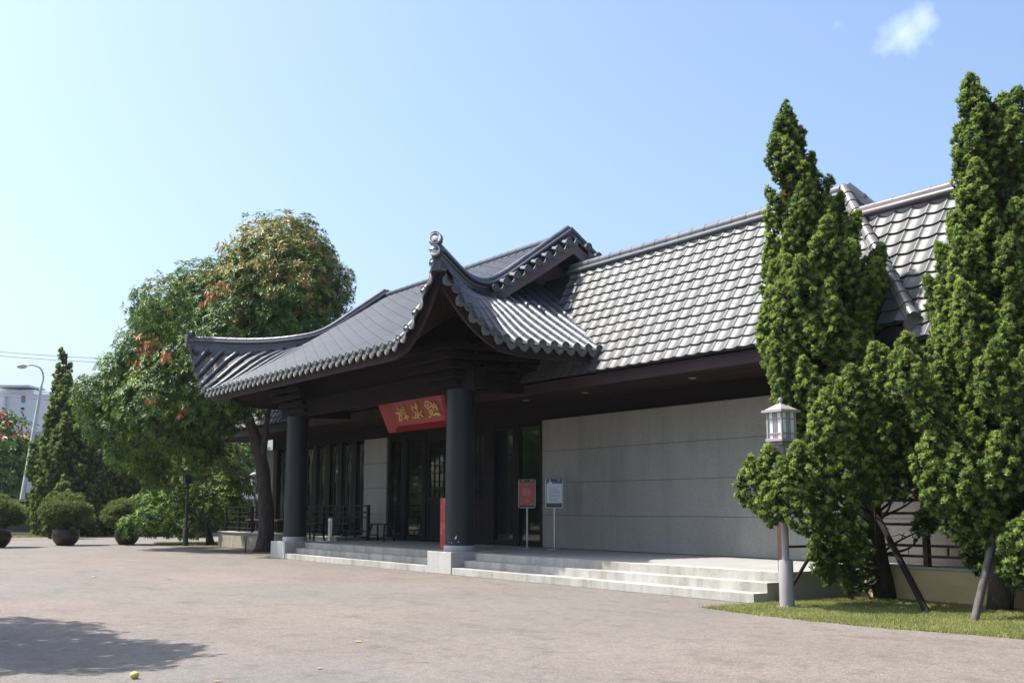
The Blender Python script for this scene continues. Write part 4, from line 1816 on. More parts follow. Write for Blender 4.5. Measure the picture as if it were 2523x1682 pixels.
def tufts(P, N, L, w, nb, rng, tones, spread=.75, upb=.35):
    """spiky sprays: nb narrow triangles per point"""
    n = len(P)
    d = unit(N[:, None, :] + rng.normal(0, spread, (n, nb, 3)) + np.array([0, 0, upb]))
    s = unit(np.cross(d, unit(rng.normal(0, 1, (n, nb, 3)))))
    L_ = (L * rng.uniform(.6, 1.25, (n, nb, 1)))
    if np.ndim(w) == 0:
        w_ = w
    base = P[:, None, :] + rng.normal(0, .012, (n, nb, 3)) - d * L_ * .15
    v0 = base - s * w_ * .35
    v1 = base + d * L_ * .55 - s * w_ * .5 * 0 + s * w_ * .55
    v2 = base + d * L_
    v3 = base + d * L_ * .45 - s * w_ * .55
    V = np.stack([v0, v1, v2, v3], 2).reshape(-1, 3)
    k = np.arange(n * nb) * 4
    F = np.concatenate([np.stack([k, k + 1, k + 2], 1), np.stack([k, k + 2, k + 3], 1)])
    T = np.repeat(tones, nb * 4, 0)
    T = T * rng.uniform(.85, 1.15, (n * nb, 1)).repeat(4, 0)
    return V, F, T


def leaves(P, A, L, w, nl, rng, tones, droop=.35, spread=.9):
    """whorls of lance leaves: folded diamond blades radiating about axis A"""
    n = len(P)
    A = unit(A)
    r = unit(np.cross(A, unit(rng.normal(0, 1, (n, 3)))))
    q = np.cross(A, r)
    ph = (np.arange(nl) / nl * 2 * np.pi)[None, :] + rng.uniform(0, 6.28, (n, 1)) + rng.normal(0, .25, (n, nl))
    rad = r[:, None, :] * np.cos(ph)[..., None] + q[:, None, :] * np.sin(ph)[..., None]
    d = unit(rad * spread + A[:, None, :] * rng.uniform(.0, .8, (n, nl, 1)) + rng.normal(0, .15, (n, nl, 3)) - np.array([0, 0, droop]))
    s = unit(np.cross(d, A[:, None, :] + rng.normal(0, .35, (n, nl, 3))))
    L_ = L * rng.uniform(.7, 1.2, (n, nl, 1))
    base = P[:, None, :] + d * L_ * .08
    tip = base + d * L_ - np.array([0, 0, 1]) * L_ * .14
    mid = base + d * L_ * .45
    up = np.cross(s, d)
    up = up * np.sign(up[..., 2:3] + 1e-6)
    v1 = mid + s * w * .5 + up * w * .12
    v3 = mid - s * w * .5 + up * w * .12
    V = np.stack([base, v1, tip, v3], 2).reshape(-1, 3)
    k = np.arange(n * nl) * 4
    F = np.concatenate([np.stack([k, k + 1, k + 2], 1), np.stack([k, k + 2, k + 3], 1)])
    T = np.repeat(tones, nl * 4, 0) * rng.uniform(.8, 1.2, (n * nl, 1)).repeat(4, 0)
    return V, F, T


def merge(parts):
    Vs, Fs, Ts, b = [], [], [], 0
    for V, F, T in parts:
        Vs.append(V)
        Fs.append(F + b)
        Ts.append(T)
        b += len(V)
    return np.concatenate(Vs), np.concatenate(Fs), np.clip(np.concatenate(Ts), 0, 1)


def crown(name, parts, m, parent, origin, **tags):
    V, F, T = merge(parts)
    o = np.array(origin)
    me = mesh_np(name, V - o, F, m, T)
    ob = link(name, me, parent, origin)
    return tag(ob, **tags)


def fib(n, rng):
    v = unit(rng.normal(0, 1, (n, 3)))
    return v


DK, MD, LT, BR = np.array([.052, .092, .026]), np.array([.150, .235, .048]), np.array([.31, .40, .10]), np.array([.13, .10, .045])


def blades(P, N, L, w, nb, rng, tones, spread=.6, upb=.3):
    """short spiky sprays: one slim triangle per blade"""
    n = len(P)
    Nn = N[:, None, :]
    d = unit(Nn * .45 + rng.normal(0, .75, (n, nb, 3)) + np.array([0, 0, upb]))
    # blades lie like overlapping scales, their flat side turned outward
    sd = unit(np.cross(d, Nn + rng.normal(0, .30, (n, nb, 3))))
    L_ = L * rng.uniform(.6, 1.25, (n, nb, 1))
    base = P[:, None, :] - d * L_ * .35
    V = np.stack([base - sd * w * .5, base + sd * w * .5, base + d * L_], 2).reshape(-1, 3)
    F = np.arange(n * nb * 3).reshape(-1, 3)
    T = np.repeat(tones, nb * 3, 0) * rng.uniform(.88, 1.12, (n * nb, 1)).repeat(3, 0)
    return V, F, T


def flame_lobe(c, axis, ln, wd, n, rng, L, w, nb, lt=.5):
    """a pointed plume carrying many rounded knobs of sprays, tips toned lighter as if lit"""
    axis = axis / np.linalg.norm(axis)
    a = np.cross(axis, [0.3, 0.9, .2])
    a /= np.linalg.norm(a)
    b = np.cross(axis, a)
    K = max(8, int(n / 15))
    t = (np.arange(K) + rng.uniform(0, 1, K)) / K
    t = t ** .85
    rad = wd * (np.sin(np.pi * np.clip(t * .90 + .10, 0, 1)) ** .75) * (1 - .62 * t) * 1.4
    ph = np.arange(K) * 2.39996 + rng.uniform(-.5, .5, K)
    dirs = a[None] * np.cos(ph)[:, None] + b[None] * np.sin(ph)[:, None]
    KC = c + axis[None] * ((t - .42) * ln)[:, None] + dirs * (rad * rng.uniform(.7, 1.05, K))[:, None]
    KN = unit(dirs * (1 - .6 * t)[:, None] + axis[None] * (.45 + .5 * t)[:, None])
    kr = L * rng.uniform(.7, 1.25, K)
    m = 18
    u = unit(rng.normal(0, 1, (K, m, 3)) + KN[:, None, :] * 1.1 + np.array([0, 0, .5]))
    P = (KC[:, None, :] + u * kr[:, None, None] * rng.uniform(.6, 1.0, (K, m, 1))).reshape(-1, 3)
    N = u.reshape(-1, 3)
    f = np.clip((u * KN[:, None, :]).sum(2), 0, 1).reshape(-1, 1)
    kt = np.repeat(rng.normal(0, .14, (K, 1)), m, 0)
    mixv = np.clip(lt * .5 + .42 * f + kt + rng.normal(0, .10, (K * m, 1)), 0, 1)  # light on knob tips and shade at their bases painted into the tone
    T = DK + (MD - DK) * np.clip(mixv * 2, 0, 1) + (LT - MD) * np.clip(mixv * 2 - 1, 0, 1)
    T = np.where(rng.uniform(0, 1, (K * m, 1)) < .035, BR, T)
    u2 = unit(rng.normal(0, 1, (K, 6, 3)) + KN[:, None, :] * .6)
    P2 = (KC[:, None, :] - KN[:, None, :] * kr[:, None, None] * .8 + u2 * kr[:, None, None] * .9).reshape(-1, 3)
    T2 = np.tile(DK * 1.15, (len(P2), 1))  # shade between the knobs put into this dark under-layer
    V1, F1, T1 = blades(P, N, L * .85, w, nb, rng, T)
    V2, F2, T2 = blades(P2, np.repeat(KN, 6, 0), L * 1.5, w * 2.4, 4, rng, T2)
    return np.concatenate([V1, V2]), np.concatenate([F1, F2 + len(V1)]), np.concatenate([T1, T2])


def juniper(name, base, axis_shift, rows, label, seed, nl, dens, L=.085, w=.026, cutz=1.7, group=None, lower=True, dk=1.0, extra=(), lowf=.16, lsc=1.0, toff=0.0):
    rng = np.random.default_rng(seed)
    t = empty(name, base, label, "tree", group)
    base = np.array(base, float)
    zs = np.array([r[0] for r in rows])[::-1]
    ls = np.array([r[1] for r in rows])[::-1]
    rs = np.array([r[2] for r in rows])[::-1]
    top = zs[-1]

    def axis_at(z):
        k = np.clip(z / top, 0, 1)
        # trunk leans out towards the light
        return base[:2] + np.array(axis_shift) * k

    def prof(z):
        return np.interp(z, zs, ls), np.interp(z, zs, rs)
    shl = float(np.dot(np.array([*axis_shift, 0]), RTn))
    parts = []
    lobes = []
    wts = np.maximum(rs - ls, .1)
    zz_ = np.linspace(zs[0], top, 400)
    ww = np.interp(zz_, zs, wts)
    ww = np.where(zz_ < cutz, ww * lowf, ww)
    cw = np.cumsum(ww)
    cw /= cw[-1]
    for i in range(nl):
        z = np.interp((i + rng.uniform()) / nl, cw, zz_)
        l, r = prof(z)
        c0, hw = (l + r) / 2, (r - l) / 2
        ph = i * 2.39996 + rng.uniform(-.5, .5)
        k = z / top
        big = np.clip(hw / .9, .45, 1.0)
        ln = rng.uniform(.75, 1.25) * big * lsc
        wd = ln * rng.uniform(.23, .30)
        f = max(.12, 1 - wd * .95 / max(hw, .05)) * rng.uniform(.78, 1.16)
        off = c0 + hw * f * np.cos(ph)
        dep = min(hw, 1.15 * lsc) * f * np.sin(ph)
        ax = axis_at(z) - RTn[:2] * shl * k
        p2 = ax + RTn[:2] * off + FHn[:2] * dep
        out_ = RTn * np.cos(ph) + FHn * np.sin(ph)
        axv = np.array([0, 0, 1.0]) + .38 * out_ + rng.normal(0, .12, 3)
        lobes.append((np.array([p2[0], p2[1], z]), axv, ln, wd, z))
    for (p, axv, ln, wd) in extra:
        lobes.append((np.array(p, float), np.array(axv, float), ln, wd, p[2]))
    for p, axv, ln, wd, z in lobes:
        n = int(dens * ln * wd * 3.6 / lsc)
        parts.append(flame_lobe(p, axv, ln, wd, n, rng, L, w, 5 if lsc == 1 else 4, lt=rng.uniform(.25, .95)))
    # inner filling in dark green and dry brown
    n = int(len(lobes) * dens * .09)
    z = np.interp(rng.uniform(0, 1, n), cw, zz_)
    l, r = prof(z)
    keep = (z > cutz) | (rng.uniform(0, 1, n) < .35)
    ph = rng.uniform(0, 2 * np.pi, n)
    rad = np.sqrt(rng.uniform(0, 1, n)) * .62
    hw = (r - l) / 2
    off = (l + r) / 2 + hw * rad * np.cos(ph)
    dep = np.minimum(hw, 1.1) * rad * np.sin(ph)
    kk = z / top
    ax = base[None, :2] + np.array(axis_shift)[None] * kk[:, None] - RTn[None, :2] * (shl * kk)[:, None]
    P = np.concatenate([ax + RTn[None, :2] * off[:, None] + FHn[None, :2] * dep[:, None], z[:, None]], 1)[keep]
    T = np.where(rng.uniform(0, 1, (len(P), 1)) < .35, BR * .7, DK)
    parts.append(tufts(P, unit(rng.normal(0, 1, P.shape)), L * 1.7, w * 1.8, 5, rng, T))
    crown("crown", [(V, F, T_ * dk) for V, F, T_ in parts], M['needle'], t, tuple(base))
    # trunk and limbs
    zt = top * .8
    pth = []
    for k in np.linspace(0, 1, 9):
        z_ = zt * k
        l, r = prof(z_)
        ax_ = axis_at(z_) - RTn[:2] * shl * (z_ / top) + RTn[:2] * ((l + r) / 2 * min(1, z_ / 2.2))
        ax_ = ax_ + RTn[:2] * toff * max(0, 1 - z_ / 2.6)
        pth.append((ax_[0] + .04 * math.sin(9 * k + seed), ax_[1], z_))
    b = MB()
    tr_ = .17 if top > 7.5 else .12
    b.tube(smooth_path(pth, .3), [tr_ * (1.15 - 1.0 * i / 40) if i < 38 else .03 for i in range(len(smooth_path(pth, .3)))], 10)
    b.build("trunk", M['barkd'], t, origin=tuple(base), smooth='all')
    rl = random.Random(seed)
    if lower:
        sel = sorted(lobes, key=lambda q: q[4])[:int(nl * .45) + len(extra)]
        lb = MB()
        for p, axv, ln, wd, z in (sel[::2] + lobes[-len(extra)::2]):
            za = max(.4, z * rl.uniform(.45, .7))
            kf = za / zt
            i = min(len(pth) - 2, int(kf * 8))
            a = Vector(pth[i]).lerp(Vector(pth[i + 1]), kf * 8 - i)
            c = Vector(p - axv / np.linalg.norm(axv) * ln * .2)
            mid = a.lerp(c, .5) + Vector((rl.uniform(-.12, .12), rl.uniform(-.12, .12), -.08 + rl.uniform(-.1, .1)))
            pt = smooth_path([a, mid, c], .12)
            lb.tube(pt, [.028 * (1 - .75 * i / len(pt)) for i in range(len(pt))], 5)
            for q in range(4):
                s0 = pt[rl.randrange(len(pt) // 2, len(pt))]
                e0 = s0 + Vector((rl.uniform(-.3, .3), rl.uniform(-.3, .3), rl.uniform(-.28, .2)))
                lb.tube([s0, s0.lerp(e0, .5) + Vector((0, 0, .04)), e0], [.010, .007, .003], 4)
        lb.build("limbs", M['barkd'], t, origin=tuple(base), smooth='all', kind='stuff')
    return t


def P_at(lat, depth, z):
    return tuple(RTn * lat + FHn * depth + np.array([0, 0, z]))


J1 = [(8.23, -1.08, -0.95), (8.01, -1.26, -0.77), (7.61, -1.32, -0.68), (7.1, -1.35, -0.42), (6.58, -1.34, -0.2), (6.14, -1.34, 0.04), (5.63, -1.43, 0.23), (5.27, -1.5, 0.44), (4.75, -1.46, 0.42), (4.32, -1.5, 0.45), (3.8, -1.54, 0.51), (3.29, -1.56, 0.66), (2.93, -1.30, 0.88), (2.63, -1.14, 0.95), (2.34, -1.1, .98), (2.12, -1.1, 1.0), (1.76, -1.1, 1.0), (1.39, -1.0, 1.0), (1.17, -1.0, 1.0), (0.81, -1.06, 0.8), (0.5, -0.95, 0.4), (0.25, -0.8, 0.1)]
J2 = [(7.9, -0.17, -0.12), (7.7, -0.22, 0.25), (7.41, -0.29, 0.5), (7.15, -0.35, 0.6), (6.49, -0.43, 0.76), (5.84, -0.45, 0.91), (5.19, -0.59, 1.04), (4.67, -0.72, 1.1), (4.34, -0.84, 1.17), (4.01, -0.95, 1.2), (3.56, -1.0, 1.27), (3.03, -0.98, 1.33), (2.58, -0.89, 1.4), (2.05, -0.92, 1.4), (1.73, -1.0, 1.33), (1.27, -0.95, 1.27), (1.01, -0.70, 1.14), (0.68, -0.45, .9), (0.45, -0.2, .7)]
b1 = (-13.2, 15.5, 0)
lat1 = float(np.dot(np.array(b1), RTn))
ex1 = []
for la, de, z, ln in ((-2.05, 18.0, 1.80, .8), (-1.80, 17.9, 2.0, .75), (-1.72, 17.35, 1.78, .75), (-1.5, 17.3, 2.02, .75), (-1.62, 17.2, 1.42, .6), (-1.95, 17.5, 1.5, .6), (-1.3, 17.4, 1.75, .8), (-1.15, 17.7, 2.25, .85), (-1.0, 17.5, 2.75, .85), (-.9, 17.6, 1.5, .75), (-1.25, 17.6, 1.3, .6), (-.75, 17.5, 2.05, .8),
                      (-.6, 18.0, 2.5, .9), (-.5, 17.8, 3.1, .95), (-.1, 17.8, 3.45, .95), (.35, 18.1, 3.0, .95), (.75, 18.5, 2.75, .9), (.2, 18.2, 2.45, .85), (1.0, 18.8, 2.35, .8), (.95, 19.0, 1.9, .6), (-.3, 17.9, 1.85, .75), (.35, 18.5, 1.9, .6),
                      (-.95, 18.1, 1.0, .6), (-.7, 18.3, .7, .55), (-.5, 18.5, .4, .5), (-.9, 18.4, .5, .45), (-1.05, 18.3, .75, .5), (-.6, 18.1, 1.15, .6), (.75, 18.7, 1.25, .5), (1.0, 18.9, 1.5, .45), (-.4, 18.3, .85, .5), (-1.12, 19.4, 7.85, .55), (-.92, 19.4, 7.72, .5), (-1.05, 19.3, 7.35, .7), (-1.2, 19.4, 7.5, .6), (-.75, 19.4, 7.1, .6)):
    ex1.append((P_at(lat1 + la, de, z), (rng_ := (RTn * .25 * np.sign(la) - FHn * .25 + np.array([0, 0, 1.0]))), ln, ln * .36))
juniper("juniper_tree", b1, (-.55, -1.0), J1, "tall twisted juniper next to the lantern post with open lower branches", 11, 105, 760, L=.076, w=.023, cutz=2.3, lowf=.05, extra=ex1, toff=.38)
b2 = (-10.65, 15.45, 0)
lat2 = float(np.dot(np.array(b2), RTn))
ex2 = []
for la, de, z, ln in ((.42, 16.9, 7.35, .7), (.3, 16.8, 7.0, .7), (-.14, 17.0, 7.72, .5), (-.12, 17.0, 7.45, .6), (-.05, 16.9, 7.1, .7), (-.45, 15.6, .92, .65), (-.30, 15.5, .78, .65), (-.12, 15.6, 1.05, .75), (.08, 15.7, .75, .7), (-.38, 15.45, 1.08, .55), (.05, 15.5, 1.2, .65), (-.5, 15.7, .68, .45), (-1.5, 16.4, 3.25, .75), (-1.48, 16.5, 3.6, .6), (-1.25, 16.4, 2.9, .8), (-1.28, 16.3, 2.1, .75), (-1.22, 16.2, 1.7, .7), (-1.0, 16.2, 1.3, .55), (-.75, 16.2, 2.3, .8), (-1.0, 16.1, 1.85, .8), (-.85, 16.0, 1.5, .7), (-.5, 15.9, 2.0, .85), (-.1, 15.9, 2.7, .9), (.4, 15.8, 2.4, .9), (.2, 15.8, 1.8, .8), (-.5, 15.8, 3.2, .9), (.1, 15.7, 3.5, .9), (-.55, 16.1, 1.1, .6)):
    ex2.append((P_at(lat2 + la, de, z), RTn * .15 * np.sign(la) - FHn * .25 + np.array([0, 0, 1.0]), ln, ln * .36))
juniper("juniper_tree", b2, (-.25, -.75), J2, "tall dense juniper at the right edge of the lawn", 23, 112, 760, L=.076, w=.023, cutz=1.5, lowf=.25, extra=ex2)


def stake(a, b, r, m, label):
    t = MB()
    t.tube([a, Vector(a).lerp(Vector(b), .5), b], [r, r * .96, r * .9], 10)
    o = t.build("support_stake", m, origin=a, smooth=True)
    tag(o, label, "stake", "stakes propping the junipers")


stake((-10.95, 14.17, 0), (-12.75, 15.1, 1.72), .05, M['staked'], "dark slanting timber stake propping the near juniper")
stake((-9.9, 13.75, 0), (-9.87, 14.3, 1.25), .055, M['stake'], "weathered grey timber stake below the right juniper")
stake((-12.93, 13.25, 0), (-12.80, 13.85, .8), .03, M['staked'], "thin dark stake leaning behind the lantern post")

# ---- mango tree
LG, MG, DG = np.array([.20, .31, .05]), np.array([.084, .168, .030]), np.array([.026, .068, .017])
OR, TN = np.array([.44, .21, .09]), np.array([.31, .25, .075])


def leafcrown(ells, L, w, nl, rng, tonef, whorls_per_m2=14, inner=.35, zmin=0):
    parts = []
    for (c, rx, ry, rz) in ells:
        c = np.array(c, float)
        area = 4 * np.pi * ((rx * ry) ** 1.6 / 3 + (rx * rz) ** 1.6 / 3 + (ry * rz) ** 1.6 / 3) ** (1 / 1.6)
        n = int(area * whorls_per_m2)
        u = fib(n, rng)
        bumps = 1 + .10 * np.sin(u[:, 0] * 7 + c[0] * 3) * np.sin(u[:, 1] * 8 + c[1] * 2) + .08 * np.sin(u[:, 2] * 13 + c[2])
        rr = np.where(rng.uniform(0, 1, n) < inner, rng.uniform(.45, .9, n), rng.uniform(.88, 1.06, n)) * bumps
        P = c + u * np.array([rx, ry, rz]) * rr[:, None]
        k = P[:, 2] > zmin
        P, u = P[k], u[k]
        T = tonef(P, u, rng)
        parts.append(leaves(P, unit(u + np.array([0, 0, .5])), L, w, nl, rng, T))
    return parts


def mango_tone(P, u, rng):
    n = len(P)
    r = rng.uniform(0, 1, (n, 1))
    T = np.where(r < .25, DG, np.where(r < .8, MG, MG * .55 + LG * .45))
    fl = .5 + .5 * np.sin(P[:, :1] * 2.3 + P[:, 2:3] * 1.7) * np.sin(P[:, 1:2] * 2.9 - P[:, 2:3] * 1.3)
    T = np.where((fl > .86) & (rng.uniform(0, 1, (n, 1)) < .5), LG, T)
    # flush of tan and orange young leaves over the upper crown, and a few hanging tassels
    up = (P[:, 2:3] - 9.2) / 2.0 + (P[:, :1] + 39.6) * .20 + rng.normal(0, .28, (n, 1))
    T = np.where((up > .35) & (rng.uniform(0, 1, (n, 1)) < .46), TN * rng.uniform(.7, 1.15, (n, 1)), T)
    T = np.where((up > .3) & (rng.uniform(0, 1, (n, 1)) < .012), OR * .8, T)
    return T


rng = np.random.default_rng(5)
mg = empty("mango_tree", (-38.6, 14.9, 0), "broad mango tree with orange young leaves leaning out beside the pavilion", "tree")


def EL(px, py, depth, r, rv=None, rd=None):
    """crown lobe given as lateral / height at a distance"""
    return (P_at(px, depth, py), r, rd or r, rv or r)


MANGO = [EL(-8.4, 10.0, 41, 2.0), EL(-7.7, 9.0, 40.5, 1.9), EL(-8.6, 8.6, 41.5, 2.2), EL(-9.6, 9.2, 41.5, 1.5), EL(-8.1, 10.7, 41.5, 1.2), EL(-9.2, 10.4, 41.3, 1.1), EL(-7.0, 9.4, 41, 1.2), EL(-10.8, 9.4, 42, 1.1), EL(-11.8, 9.6, 42.5, 1.0), EL(-11.3, 8.2, 42, 1.5), EL(-12.4, 8.2, 42.5, 1.1), EL(-10.0, 7.2, 41, 1.8), EL(-11.6, 6.6, 41.5, 1.7), EL(-12.9, 6.6, 42, 1.3), EL(-13.5, 5.7, 42, 1.3), EL(-12.4, 5.2, 41, 1.5), EL(-14.4, 5.6, 42.5, 1.0), EL(-13.9, 4.6, 42, .9), EL(-10.9, 5.4, 41, 1.5), EL(-9.5, 6.0, 40.5, 1.4), EL(-10.4, 5.0, 41, 1.0), EL(-11.3, 4.3, 41.5, 1.0), EL(-12.7, 4.1, 42, .8), EL(-9.0, 5.9, 40.8, .7), EL(-8.2, 7.3, 40.5, 1.4), EL(-13.2, 7.4, 42.6, .8), EL(-14.6, 4.9, 42.8, .6), EL(-11.4, 7.9, 37.2, 1.0), EL(-13.4, 7.2, 41.5, .9), EL(-12.9, 8.1, 41.5, .9), EL(-14.3, 6.4, 41.8, .7), EL(-15.4, 5.6, 42.5, .8), EL(-15.1, 4.7, 43, .9), EL(-14.5, 3.7, 44, .9), EL(-13.6, 2.9, 45, .8), EL(-12.0, 4.2, 44, .8), EL(-14.0, 3.4, 45, .8), EL(-11.2, 3.4, 42, .8)]
mp_ = leafcrown(MANGO, .185, .050, 9, rng, mango_tone, 31, .4, 2.3)
# tassels of limp orange leaves
tas = np.array([P_at(-12.9 + rng.normal(0, .22), 40.6, 6.5 + rng.normal(0, .45)) for _ in range(70)] + [P_at(-12.6 + rng.normal(0, .12), 40.2, 7.2 + rng.normal(0, .15)) for _ in range(22)]
               + [P_at(la + rng.normal(0, .1), 39.6, z + rng.normal(0, .12)) for la, z in ((-10.6, 8.7), (-10.3, 9.0), (-10.0, 9.2), (-9.4, 8.2), (-8.9, 6.9), (-11.9, 6.7), (-12.3, 5.2), (-11.2, 4.9)) for _ in range(6)])
mp_.append(leaves(tas, np.tile([0, 0, -1.0], (len(tas), 1)), .24, .05, 8, rng, np.tile(OR, (len(tas), 1)) * rng.uniform(.75, 1.15, (len(tas), 1)), droop=.9))
crown("crown", mp_, M['leaf'], mg, (-38.6, 14.9, 0))
tp = smooth_path([(-38.6, 14.9, -.05), (-38.55, 14.95, .9), (-38.6, 14.85, 2.2), (-38.75, 14.75, 3.2), (-39.1, 14.5, 4.3), (-39.4, 14.0, 5.6), (-39.8, 13.6, 7.2), (-40, 13.4, 9.0)], .25)
b = MB()
b.tube(tp, [(.40 if i == 0 else .30) - .006 * i * 1.0 + .015 * math.sin(i * 1.3) for i in range(len(tp))], 12)
b.build("trunk", M['bark'], mg, origin=(-38.6, 14.9, 0), smooth='all')
for a, c in ((6, (-37.9, 14.9, 7.0)), (14, (-42.6, 11.4, 7.2)), (17, (-43.2, 10.6, 5.6)), (20, (-38.4, 14.2, 8.6)), (23, (-41.8, 12.0, 8.8)), (15, (-41.5, 12.6, 5.0)), (12, (-38.7, 13.2, 5.8))):
    s0 = tp[min(a + 6, len(tp) - 1)]
    c = Vector(c)
    b = MB()
    pt = smooth_path([s0, s0.lerp(c, .5) + Vector((0, 0, .25)), c], .25)
    b.tube(pt, [.13 * (1 - .8 * i / len(pt)) for i in range(len(pt))], 7)
    b.build("limb", M['bark'], mg, smooth='all')

# ---- leafy shrub by the lantern
rng = np.random.default_rng(8)


def shrub_tone(P, u, rng):
    n = len(P)
    r = rng.uniform(0, 1, (n, 1))
    T = np.where(r < .3, DG, np.where(r < .75, MG * .95, LG * .75))
    T = np.where((P[:, 2:3] > 2.6) & (rng.uniform(0, 1, (n, 1)) < .3), np.array([.26, .19, .055]), T)
    return T


sb = empty("leafy_shrub", (-46.6, 15.7, 0), "loose bright leafy shrub spreading around the dark lantern post", "shrub")
SH = [EL(-14.1, 1.5, 47.8, 1.3, 1.1), EL(-13.0, 1.9, 48.2, 1.3, 1.3), EL(-12.0, 1.7, 47, 1.2, 1.1), EL(-14.6, 1.0, 46.6, .9, .6), EL(-15.3, .8, 46.4, .7, .45), EL(-13.3, 2.6, 47.2, .9, .9), EL(-11.9, 2.7, 47.8, .9, .9), EL(-12.6, 3.5, 48, .8, .8), EL(-11.3, 2.2, 48, .7, 1.0), EL(-13.2, .7, 47.2, 1.0, .5), EL(-14.3, 2.3, 47.8, .9, .8), EL(-13.6, 3.1, 48.4, .9, .9), EL(-12.2, 3.9, 48.6, .8, .7), EL(-15.0, 1.7, 47.4, .7, .6), EL(-11.4, 1.2, 47.6, .7, .7)]
SH = [(tuple(np.array(c) + FHn * .9), rx, ry * .8, rz) for c, rx, ry, rz in SH]
crown("crown", leafcrown(SH, .15, .062, 6, rng, shrub_tone, 26, .45, .25), M['shrubleaf'], sb, (-46.6, 15.7, 0))
b = MB()
for k in range(7):
    a = Vector((-46.6 + random.uniform(-.2, .2), 15.7 + random.uniform(-.2, .2), 0))
    c = Vector(P_at(random.uniform(-14.3, -11.5), 47, random.uniform(1.6, 3.0)))
    pt = smooth_path([a, a.lerp(c, .5) + Vector((0, 0, .35)), c], .2)
    b.tube(pt, [.05 * (1 - .75 * i / len(pt)) for i in range(len(pt))], 6)
b.build("stems", M['bark'], sb, smooth='all')

# ---- conifers and hedge beyond the pots
JF = [(9.7, -.12, .1), (9.0, -.35, .4), (8.2, -.45, .7), (7.0, -.55, 1.1), (6.0, -.65, 1.5), (5.2, -.75, 1.8), (4.6, -1.0, 2.2), (4.0, -1.2, 2.6), (3.0, -1.35, 3.0), (2.0, -1.35, 3.2), (1.0, -1.3, 3.2), (.3, -1.2, 3.1)]
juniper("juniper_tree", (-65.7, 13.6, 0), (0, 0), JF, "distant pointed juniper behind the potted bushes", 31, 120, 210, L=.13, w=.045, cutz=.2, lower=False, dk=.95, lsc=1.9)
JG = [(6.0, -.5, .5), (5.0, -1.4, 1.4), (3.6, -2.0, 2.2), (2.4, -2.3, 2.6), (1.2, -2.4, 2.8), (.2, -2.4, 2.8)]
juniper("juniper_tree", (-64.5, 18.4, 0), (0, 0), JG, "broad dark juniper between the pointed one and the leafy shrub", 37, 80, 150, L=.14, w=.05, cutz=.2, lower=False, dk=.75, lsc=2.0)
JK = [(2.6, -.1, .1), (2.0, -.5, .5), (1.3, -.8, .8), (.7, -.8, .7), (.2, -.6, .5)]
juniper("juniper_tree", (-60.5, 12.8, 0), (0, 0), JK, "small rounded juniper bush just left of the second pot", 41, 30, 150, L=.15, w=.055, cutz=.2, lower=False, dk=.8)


def far_leaf_tree(name, base, ells, label, cat, seed, tone, L=.42, w=.17, dens=5, group=None, trunk_r=.2):
    rng = np.random.default_rng(seed)
    t = empty(name, base, label, cat, group)
    crown("crown", leafcrown(ells, L, w, 6, rng, tone, dens, .4, .4), M['leaf'], t, base)
    c = Vector(ells[0][0])
    b = MB()
    b.tube(smooth_path([base, Vector(base).lerp(c, .5), c], .6), trunk_r, 8)
    b.build("trunk", M['bark'], t, smooth='all')
    return t


def edge_tone(P, u, rng):
    n = len(P)
    r = rng.uniform(0, 1, (n, 1))
    T = np.where(r < .35, DG * 1.2, MG * 1.1)
    T = np.where((P[:, 2:3] > 6.2) & (rng.uniform(0, 1, (n, 1)) < .42), OR * .8, T)
    return T


def green_tone(P, u, rng):
    n = len(P)
    r = rng.uniform(0, 1, (n, 1))
    return np.where(r < .4, DG * 1.2, np.where(r < .85, MG * 1.05, LG * .6))


far_leaf_tree("leafy_tree", P_at(-35.4, 80, 0), [EL(-35.4, 5.6, 80, 2.5), EL(-33.8, 4.7, 80, 1.9), EL(-36.6, 5.0, 80, 2.2), EL(-35.6, 7.0, 80, 1.3), EL(-34, 3.4, 80, 2.0), EL(-36.5, 3.2, 80, 2.4), EL(-31.6, 4.8, 81, 1.2), EL(-31.2, 3.6, 81, 1.4)], "orange topped tree at the left edge behind the boundary wall", "tree", 51, edge_tone)
far_leaf_tree("leafy_tree", P_at(-16.2, 66, 0), [EL(-16.0, 4.0, 66, 2.0), EL(-14.6, 3.6, 66, 1.3), EL(-17.8, 3.4, 66, 1.8), EL(-15.4, 5.2, 66, 1.4)], "green tree glimpsed under the left eave beyond the terrace", "tree", 52, green_tone, L=.3, w=.12, dens=8)
far_leaf_tree("leafy_tree", P_at(-22, 72, 0), [EL(-22, 3.4, 72, 2.6), EL(-19.5, 3.0, 71, 2.2), EL(-24, 2.6, 72, 2.2)], "dark rounded tree deep behind the leafy shrub", "tree", 53, green_tone, L=.36, w=.14, dens=6)
